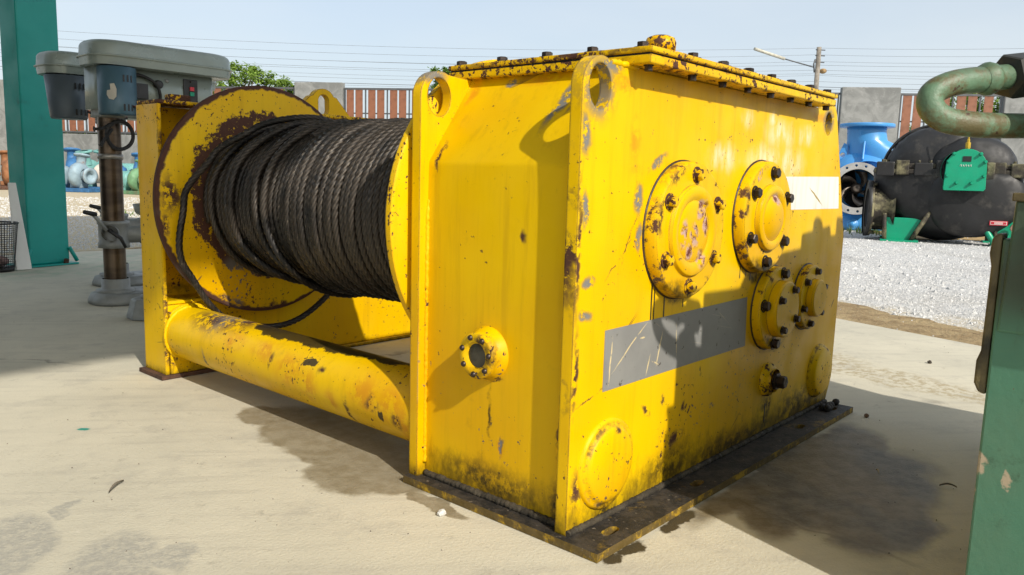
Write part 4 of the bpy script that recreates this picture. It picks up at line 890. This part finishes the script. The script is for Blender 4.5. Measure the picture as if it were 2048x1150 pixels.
MB().lathe([(.334, -.62), (.334, -.20), (.0, -.20)], (0, 0, ZC), (0, 1, 0), 44).build('bore', DARKIN, up_)
MB().lathe([(.10, -.28), (.085, -.40), (.06, -.455), (.04, -.46), (.02, -.45), (0, -.45)], (0, 0, ZC), (0, 1, 0), 24).build('impeller_hub', BRZ, up_)
for k in range(5):
    v = MB(); rows = []
    for i in range(9):
        t_ = i/8; r = .07 + .25*t_; row = []
        for s_ in (0, 1):
            for d_ in (-.006, .006):
                a = 2*pi*k/5 + .25 + t_*.85 + (0 if s_ == 0 else .55 + .15*t_); row.append((r*math.cos(a), -.43 + .15*s_ + .05*t_ + d_, ZC + r*math.sin(a)))
        rows.append(v.addv([row[0], row[1], row[3], row[2]]))
    for p, q in zip(rows, rows[1:]):
        for j in range(4): v.face((p+j, p+(j+1) % 4, q+(j+1) % 4, q+j), True)
    v.build('impeller_blade', BRZ, up_)
loft(MB(), [[(.14 + rx*math.cos(2*pi*i/32), -.05 + ry*math.sin(2*pi*i/32), z) for i in range(32)] for rx, ry, z in ((.54, .42, .0), (.56, .44, .05), (.53, .42, .16), (.44, .36, .28), (.34, .3, .34))]).build('foot_housing', BLUE, up_)
MB().lathe([(.10, -.02), (.10, .02), (.08, .03), (.05, .03), (.045, .05), (0, .055)], (-.02, -.46, .11), (0, -1, .1), 22).build('cleanout_boss', BLUE, up_)
MB().hexa([(.36, -.48, .02), (.42, -.48, .02), (.42, -.3, .02), (.36, -.3, .02), (.28, -.46, .50), (.33, -.46, .50), (.33, -.3, .5), (.28, -.3, .5)]).build('rib', BLUE, up_, .01)

# ------------------------------------------------------------------ boundary wall and plank fences
WA = Vector((7.975, 29.81, -.035)); WD = Vector((.538926, -.842353, 0)); WROT = math.atan2(WD.y, WD.x)
def at(s, off=0.0): return WA + WD*s + Vector((-WD.y, WD.x, 0))*off
WCON = NT('trowelled_grey_render'); n_ = WCON
c_ = n_.mix(n_.ramp(n_.noise(1.6, 6, .65, dist=1.2), .36, .64), (.25, .255, .245), (.16, .165, .158))
c_ = n_.mix(n_.ramp(n_.noise(6, 5, .7), .56, .7, 0, .5), c_, (.31, .31, .30)); n_.bump(n_.noise(12, 5), .3, .01); WCON = n_.done(c_, .9)
WOOD = plain('red_brown_plank', (.23, .09, .045), .6, 0, var=.3, scale=5, bump=.2, bscale=30)
FRAME = plain('dark_steel_frame', (.10, .105, .11), .5, .2)
for (s0, s1, lab) in ((-2.6, -.36, 'tall grey rendered wall pier at the far left edge'), (9.92, 11.52, 'tall grey rendered wall pier behind the lifting lug of the winch'), (26.42, 28.0, 'tall grey rendered wall pier behind the blue pump'), (30.72, 32.6, 'tall grey rendered wall pier at the far right edge')):
    o = MB().box(0, s1-s0, -.12, .12, 0, 3.57).build('wall_pier', WCON, None, .02, at(s0)); o.rotation_euler = (0, 0, WROT); tag(o, lab, 'wall pier', 'grey wall piers along the yard')
pl_m = {}
def fence(s0, s1, lab, wl, pattern):
    lw = MB().box(0, s1-s0, -.09, .09, 0, 1.82).build('low_wall', WCON, None, .01, at(s0)); lw.rotation_euler = (0, 0, WROT); tag(lw, wl, 'wall', 'low rendered walls under the fences')
    t = thing('plank_fence', lab, 'fence', at(s0), WROT, 'plank fences on the yard wall')
    L = s1-s0
    MB().box(.02, L-.02, -.035, .035, 3.36, 3.42).build('rail', FRAME, t); MB().box(.02, L-.02, -.035, .035, 1.86, 1.91).build('rail', FRAME, t)
    MB().box(.06, L-.06, .01, .04, 2.62, 2.66).build('rail', FRAME, t)
    x = .10; i = 0
    pm = pl_m.setdefault('p', MB().box(0, .235, -.025, -.003, 1.912, 3.358).mesh('plank', WOOD)); po = pl_m.setdefault('s', MB().box(0, .032, -.03, .03, 1.825, 3.362).mesh('fence_post', FRAME))
    inst('post', po, t, (.03, 0, 0)); inst('post', po, t, (L-.075, 0, 0))
    while x + .235 < L-.1:
        inst('plank', pm, t, (x, 0, 0)); i += 1
        if i % 2 == 0:
            inst('post', po, t, (x+.31, .005, 0)); x += .235 + .185
        else: x += .235 + .055
fence(-.36, 9.92, 'brown plank fence behind the drill presses', 'low grey wall behind the drill presses', 0)
fence(11.52, 26.42, 'brown plank fence with narrow gaps behind the winch drum', 'low grey wall hidden mostly by the winch', 0)
fence(28.0, 30.72, 'brown plank fence behind the black pump', 'low grey wall behind the black pump', 0)
# weeds on the low wall
GRASS = plain('weed_green', (.10, .17, .03), .7, 0, var=.4)
def weeds(s0, s1, n, lab):
    b = MB()
    for i in range(n):
        p = at(random.uniform(s0, s1), random.uniform(.05, .3)); h = random.uniform(.03, .16); a = random.uniform(0, 6.3); e = random.uniform(.02, .05)
        k = b.addv([(p.x-e*math.cos(a), p.y-e*math.sin(a), 1.78), (p.x+e*math.cos(a), p.y+e*math.sin(a), 1.78), (p.x+random.uniform(-.06, .06), p.y+random.uniform(-.06, .06), 1.80+h)]); b.face((k, k+1, k+2))
    tag(b.build('wall_weeds', GRASS), lab, 'weeds', kind='stuff')
weeds(-.3, 9.9, 1500, 'green weeds along the top of the low wall')

b = MB()
for cx, cy, n_w, sp in ((13.25, 3.85, 260, .45), (12.7, 3.3, 120, .3), (22.2, 7.9, 300, .6), (23.4, 5.6, 300, .8), (9.5, 26.6, 300, 1.2), (4.4, 12.2, 60, .3)):
    for i in range(n_w):
        x = random.gauss(cx, sp); y = random.gauss(cy, sp); h = random.uniform(.03, .14); a = random.uniform(0, 6.3); e = random.uniform(.006, .014)
        k = b.addv([(x-e*math.cos(a), y-e*math.sin(a), -.04), (x+e*math.cos(a), y+e*math.sin(a), -.04), (x+random.uniform(-.06, .06), y+random.uniform(-.06, .06), -.03+h)]); b.face((k, k+1, k+2))
tag(b.build('yard_weeds', GRASS), 'sparse green weeds growing in the gravel', 'weeds', kind='stuff')
# ------------------------------------------------------------------ far shed, trees, pole and wires
t = thing('far_shed', 'low white shed with turquoise lower wall behind the plank fence', 'shed', at(20, 9), WROT)
MB().box(-7, 7, 0, 6, 0, 2.9).build('lower_wall', plain('turquoise_wall', (.06, .38, .42), .6), t); MB().box(-7.1, 7.1, -.1, 6.1, 2.9, 3.0).build('roof', WHITE, t)
LEAF = {}
def leaf_mat(name, c):
    n = NT(name); g = n.node('ShaderNodeNewGeometry')
    col = n.mix(g.outputs['Random Per Island'], tuple(v*.6 for v in c), tuple(v*1.35 for v in c))
    tr = n.node('ShaderNodeBsdfTranslucent'); n.set(tr.inputs[0], col); ms = n.node('ShaderNodeMixShader'); ms.inputs[0].default_value = .45
    m = n.done(col, .55); out = n.t.nodes['Material Output']
    n.t.links.new(n.b.outputs[0], ms.inputs[1]); n.t.links.new(tr.outputs[0], ms.inputs[2]); n.t.links.new(ms.outputs[0], out.inputs[0]); return m
LEAFM = leaf_mat('bright_leaf', (.24, .36, .06)); LEAFD = leaf_mat('mid_leaf', (.16, .27, .05))
BARK = plain('bark', (.12, .09, .065), .9, 0, var=.4, bump=.6)
def tree(label, p, h, rx, rz, nclump, nleaf, lm, ls=.16):
    t = thing('tree', label, 'tree', p, 0, 'trees beyond the yard wall')
    b = MB(); cz = h - rz
    b.tube([(0, 0, 0), (.05, .04, h*.3), (.0, .1, h*.55), (.03, .02, h*.8)], [.16, .13, .09, .04], 8)
    cl = []
    for i in range(nclump):
        while True:
            q = Vector((random.uniform(-1, 1), random.uniform(-1, 1), random.uniform(-1, 1)))
            if .25 < q.length < 1: break
        c = Vector((q.x*rx, q.y*rx, cz + q.z*rz)); cl.append(c)
        if i % 2 == 0: b.tube(catmull([(0, .05, h*.45), (c.x*.45, c.y*.45, (h*.45+c.z)*.5+.2), tuple(c)], 4), [.05-.04*k/8 for k in range(9)], 5)
    b.build('trunk', BARK, t)
    v = []; f = []
    for c in cl:
        cr = random.uniform(.25, .5)*min(rx, rz)*.75
        for k in range(nleaf):
            q = Vector((random.gauss(0, .5), random.gauss(0, .5), random.gauss(0, .35)))*cr + c
            d = Vector((random.uniform(-1, 1), random.uniform(-1, 1), random.uniform(-.7, .3))).normalized(); e = d.cross(Vector((random.uniform(-.4, .4), random.uniform(-.4, .4), 1))).normalized()
            l = ls*random.uniform(.6, 1.3); wd = l*.28; j = len(v)
            v += [tuple(q), tuple(q+d*l*.5+e*wd), tuple(q+d*l), tuple(q+d*l*.5-e*wd)]; f.append((j, j+1, j+2, j+3))
    me = bpy.data.meshes.new('crown'); me.from_pydata(v, [], f); me.materials.append(lm); o = bpy.data.objects.new('crown', me); COL.objects.link(o); o.parent = t
CAMP = Vector((-1.19346, -.81785, 0)); RH = Vector((.66568, -.74624, 0)); FH = Vector((.7486, .6630, 0))
def ray_pt(px, d, z=-.035):   # ground position at a bearing and depth from the view point
    p = CAMP + FH*d + RH*((px-1024)/1572.7*d); return Vector((p.x, p.y, z))
tree('bright green tree beyond the fence, right of the drill press head', ray_pt(482, 31), 4.85, 1.15, .85, 44, 90, LEAFM)
tree('small leafy tree beyond the fence, left of the grey pier', ray_pt(556, 32), 4.75, .85, .75, 30, 80, LEAFM)
tree('tree crown peeking above the rear gearbox lug', ray_pt(874, 36), 5.75, .6, .8, 22, 70, LEAFD)
tree('bright green tree behind the pipe bend at the right', ray_pt(1900, 31), 4.6, 1.3, .8, 34, 80, LEAFM)
tree('leafy tree behind the fence beside the right edge', ray_pt(1995, 30), 5.0, 1.2, 1.2, 40, 80, LEAFM)
tree('dark leafy tree rising at the right edge', ray_pt(2055, 29), 5.15, .8, 1.1, 28, 80, LEAFD)
tree('low tree between the fence planks beside the blue pump', ray_pt(1800, 30), 3.2, .7, .8, 22, 70, LEAFD)
POLE = plain('weathered_concrete_pole', (.27, .24, .20), .9, 0, var=.5, scale=3, bump=.4)
pole = thing('utility_pole', 'weathered utility pole behind the wall, carrying wires and a lamp arm', 'utility pole', ray_pt(1606, 44), 0)
MB().lathe([(.16, 0), (.125, 8.2), (0, 8.2)], (0, 0, 0), (0, 0, 1), 10).build('shaft', POLE, pole)
for z in (8.05, 7.75, 7.4): MB().tube([(-.18, .1, z), (.22, -.25, z)], .03, 6).build('insulator_bracket', FRAME, pole)
MB().sphere((.22, -.22, 6.95), .2, .2, .14, 10, 6).build('wire_splice', plain('straw_nest', (.4, .26, .12), .9, var=.6), pole)
MB().tube([(-.16, .1, 7.55), (-.2, .15, 7.3), (-.16, .1, 6.85)], .04, 6).build('fuse_bracket', FRAME, pole)
lamp = thing('street_lamp', 'pale fluorescent street lamp on a thin arm beside the utility pole', 'street lamp', ray_pt(1599, 44, 7.05), 0)
L1 = ray_pt(1540, 43.2, 7.38) - Vector(lamp.location); L2 = ray_pt(1481, 42.4, 7.72) - Vector(lamp.location)
MB().tube([(0, 0, .05), tuple(L1)], .035, 6).build('arm', FRAME, lamp)
MB().tube([tuple(L1), tuple(L2)], .085, 8).build('lamp_tube', plain('yellowed_lamp_cover', (.50, .48, .40), .5), lamp)
WIRE = plain('weathered_cable', (.10, .105, .11), .6, 0, var=.2, bump=0)
PL = ray_pt(-380, 40, 0); PM = ray_pt(1608, 44, 0); PR = ray_pt(2700, 36, 0)
def wire(za, zb, zc, sag, r, lab, off=0.0):
    pts = []
    o_ = Vector((off, off, 0))
    for A, B, z0, z1 in ((PL, PM, za, zb), (PM, PR, zb, zc)):
        for i in range(28):
            t_ = i/27; p = A.lerp(B, t_) + o_; s_ = sag if A is PL else sag*.45
            pts.append((p.x, p.y, z0+(z1-z0)*t_ - s_*4*t_*(1-t_)))
    o = MB().tube(pts, r, 5).build('power_line', WIRE); tag(o, lab, 'power line', 'power lines along the road')
for i, (za, zb, zc, sg_, r) in enumerate(((8.1, 8.32, 8.4, .75, .010), (7.8, 8.02, 8.1, .80, .010), (7.5, 7.72, 7.9, .85, .010), (7.3, 7.42, 7.5, .7, .011), (7.0, 7.2, 7.3, .7, .011), (6.85, 7.05, 6.9, .6, .010), (6.7, 6.88, 6.7, .8, .009), (6.5, 6.6, 6.5, .7, .010), (6.2, 6.36, 6.3, .65, .022), (5.95, 6.15, 6.2, .6, .010))):
    wire(za-.2, zb-.2, zc-.2, sg_, r*.6, ['topmost power line at the utility pole', 'second power line from the top of the pole', 'third power line from the top of the pole', 'fourth power line from the top of the pole', 'fifth power line from the top of the pole', 'sixth power line from the top of the pole', 'seventh power line from the top of the pole', 'thin power line just above the thick dark cable', 'thick dark lowest-but-one cable below the power lines', 'lowest thin power line, just above the wall piers'][i], (i % 3)*.25)

# ------------------------------------------------------------------ old pumps stored along the far wall at the left
PB = plain('faded_blue_pump_paint', (.04, .16, .36), .55, 0, var=.4, scale=4, dirt=(.14, .07, .04), damt=.33, dscale=3)
PLB = plain('pale_blue_pump_paint', (.26, .36, .42), .6, 0, var=.3, scale=4, dirt=(.18, .11, .08), damt=.38, dscale=3)
PT = plain('faded_teal_pump_paint', (.16, .38, .36), .6, 0, var=.3, scale=4, dirt=(.1, .08, .05), damt=.33, dscale=3)
PG = plain('faded_green_pump_paint', (.13, .28, .14), .6, 0, var=.3, scale=4, dirt=(.16, .09, .05), damt=.4, dscale=3)
PR_ = plain('rust_orange_casting', (.28, .12, .05), .85, 0, var=.5, scale=4, bump=.5)
PW = plain('dirty_white_motor', (.55, .50, .44), .6, 0, var=.3, scale=4, dirt=(.25, .14, .09), damt=.38, dscale=3)
def yard_pump(label, px, d, rot, m1, m2, skid, s=1.0, tall=False):
    t = thing('stored_pump', label, 'pump', ray_pt(px, d), VIEW + rot, 'old pumps stored along the wall'); t.scale = (s, s, s)
    MB().box(-.75, .75, -.3, .3, 0, .12).build('skid', skid, t, .02)
    mo = MB().lathe([(0, -.02), (.2, 0), (.27, .04), (.28, .1), (.28, .55), (.24, .62), (.1, .64), (.05, .66), (.05, .8)], (-.72, 0, .46), (1, 0, 0), 20).build('motor', m2, t)
    for k in range(9): MB().lathe([(.28, 0), (.305, .004), (.305, .016), (.28, .02)], (-.60+.05*k, 0, .46), (1, 0, 0), 20).build('cooling_fin', m2, mo)
    MB().box(-.62, -.2, -.2, .2, .12, .28).build('motor_foot', m2, t, .02)
    MB().lathe([(.16, .0), (.36, .04), (.40, .12), (.40, .22), (.34, .30), (.2, .33)], (.10, 0, .48), (1, 0, 0), 24).build('volute', m1, t)
    MB().lathe([(.17, .0), (.15, .1), (.15, .25), (.25, .255), (.25, .31), (.14, .31), (.14, .2), (0, .2)], (.38, 0, .48), (1, -.25, 0), 22).build('suction_flange', m1, t)
    MB().lathe([(.15, 0), (.13, .15), (.13, .34), (.22, .345), (.22, .40), (.12, .40)], (.24, .1, .72 if not tall else .9), (0, .2, 1), 20).build('discharge_flange', m1, t)
    MB().box(.05, .42, -.16, .16, .12, .25).build('pump_foot', m1, t, .02)
yard_pump('rust orange pump casting at the far left edge', 0, 23.5, R(35), PR_, PR_, RUST, 1.0)
yard_pump('pale blue pump with rusty round mouth, nearest beside the teal post', 146, 23.2, R(-8), PLB, PLB, PB, .98)
yard_pump('blue pump behind the pale blue one by the wall', 128, 25.2, R(20), PB, PB, PB, 1.15)
yard_pump('dirty white pump behind the drill press column', 196, 24.6, R(160), PT, PW, PB, 1.1)
yard_pump('blue pump just right of the drill press column', 262, 24.4, R(15), PB, PB, PT, 1.05)
yard_pump('green pump with dark mouth beside the winch post', 268, 22.6, R(-25), PG, PT, PG, .85)
yard_pump('teal pump by the wall behind the drill press column', 232, 25.6, R(170), PT, PT, PG, 1.15)

# ------------------------------------------------------------------ small things on the slab
def rock(label, p, s, m):
    b = MB(); b.sphere((0, 0, s*.4), s, s*.8, s*.6, 7, 5); b.v = [tuple(c*random.uniform(.82, 1.15) for c in q) for q in b.v]
    b.sm = [False]*len(b.sm); o = b.build('pebble', m, None, 0, p); tag(o, label, 'pebble')
rock('white pebble on the slab in front of the gearbox base', (-.062, .372, .001), .0125, plain('white_stone', (.62, .61, .58), .8, var=.2, scale=40))
rock('small brown pebble in the shade right of the base plate', (1.42, -.05, .001), .011, plain('brown_stone', (.16, .10, .06), .9))
rock('dark pebble on the bright slab near the dirt strip', (2.45, .02, .001), .012, plain('dark_stone', (.05, .04, .03), .9))
def leaf(label, p, l, rot, m, name='dry_leaf'):
    k = []; b = MB()
    for i in range(7):
        t_ = i/6; wd = l*.05*math.sin(pi*min(1, t_*1.05+.02))+.0004; z = .002 + .006*math.sin(pi*t_)
        k.append(b.addv([(l*t_, -wd, z+.004), (l*t_, 0, z), (l*t_, wd, z+.004)]))
    for p0, p1 in zip(k, k[1:]): b.face((p0, p0+1, p1+1, p1), True); b.face((p0+1, p0+2, p1+2, p1+1), True)
    o = b.build(name, m, None, 0, p); o.rotation_euler = (0, 0, rot); tag(o, label, 'leaf')
DRY = plain('dry_leaf', (.16, .14, .11), .8, 0, var=.3)
leaf('curled dry leaf lying on the slab at the lower left', (-.520, .982, .002), .07, R(42), DRY)
leaf('dry brown leaf in the shade right of the winch base', (.93, -.38, .001), .04, R(-60), DRY)
leaf('pale leaf scrap on the oil stain', (.90, -.245, .001), .03, R(30), plain('pale_leaf', (.45, .40, .30), .8))
# clod of oily dirt on the end of the base plate
b = MB()
for i in range(9): b.sphere((random.uniform(-.05, .05), random.uniform(-.022, .022), .008), .018, .012, .012, 7, 4)
o = b.build('oily_dirt_clump', plain('oily_clod', (.02, .016, .012), .8, var=.5, scale=40, bump=.8), None, 0, (1.38, .045, .019)); tag(o, 'black oily dirt clump on the far end of the base plate', 'dirt clump')
# grit scattered on the slab
b = MB()
for i in range(260):
    d = 1.0*math.exp(random.uniform(0, 1.6)); a = R(random.uniform(5, 80)); x = -1.19+d*math.cos(a); y = -.82+d*math.sin(a)
    if -.02 < x < 1.46 and -.02 < y < 2.06: continue
    if x > 3.0 or y > 6: continue
    s_ = random.uniform(.0006, .0018)*(1+.25*d); k = b.addv([(x-s_, y, 0), (x+s_*.5, y-s_*.8, 0), (x+s_*.6, y+s_*.8, 0), (x, y, s_*1.1)]); b.face((k, k+1, k+3)); b.face((k+1, k+2, k+3)); b.face((k+2, k, k+3))
tag(b.build('grit', plain('grit', (.12, .10, .08), .9, var=.5)), 'scattered dark grit on the concrete slab', 'grit', kind='stuff')
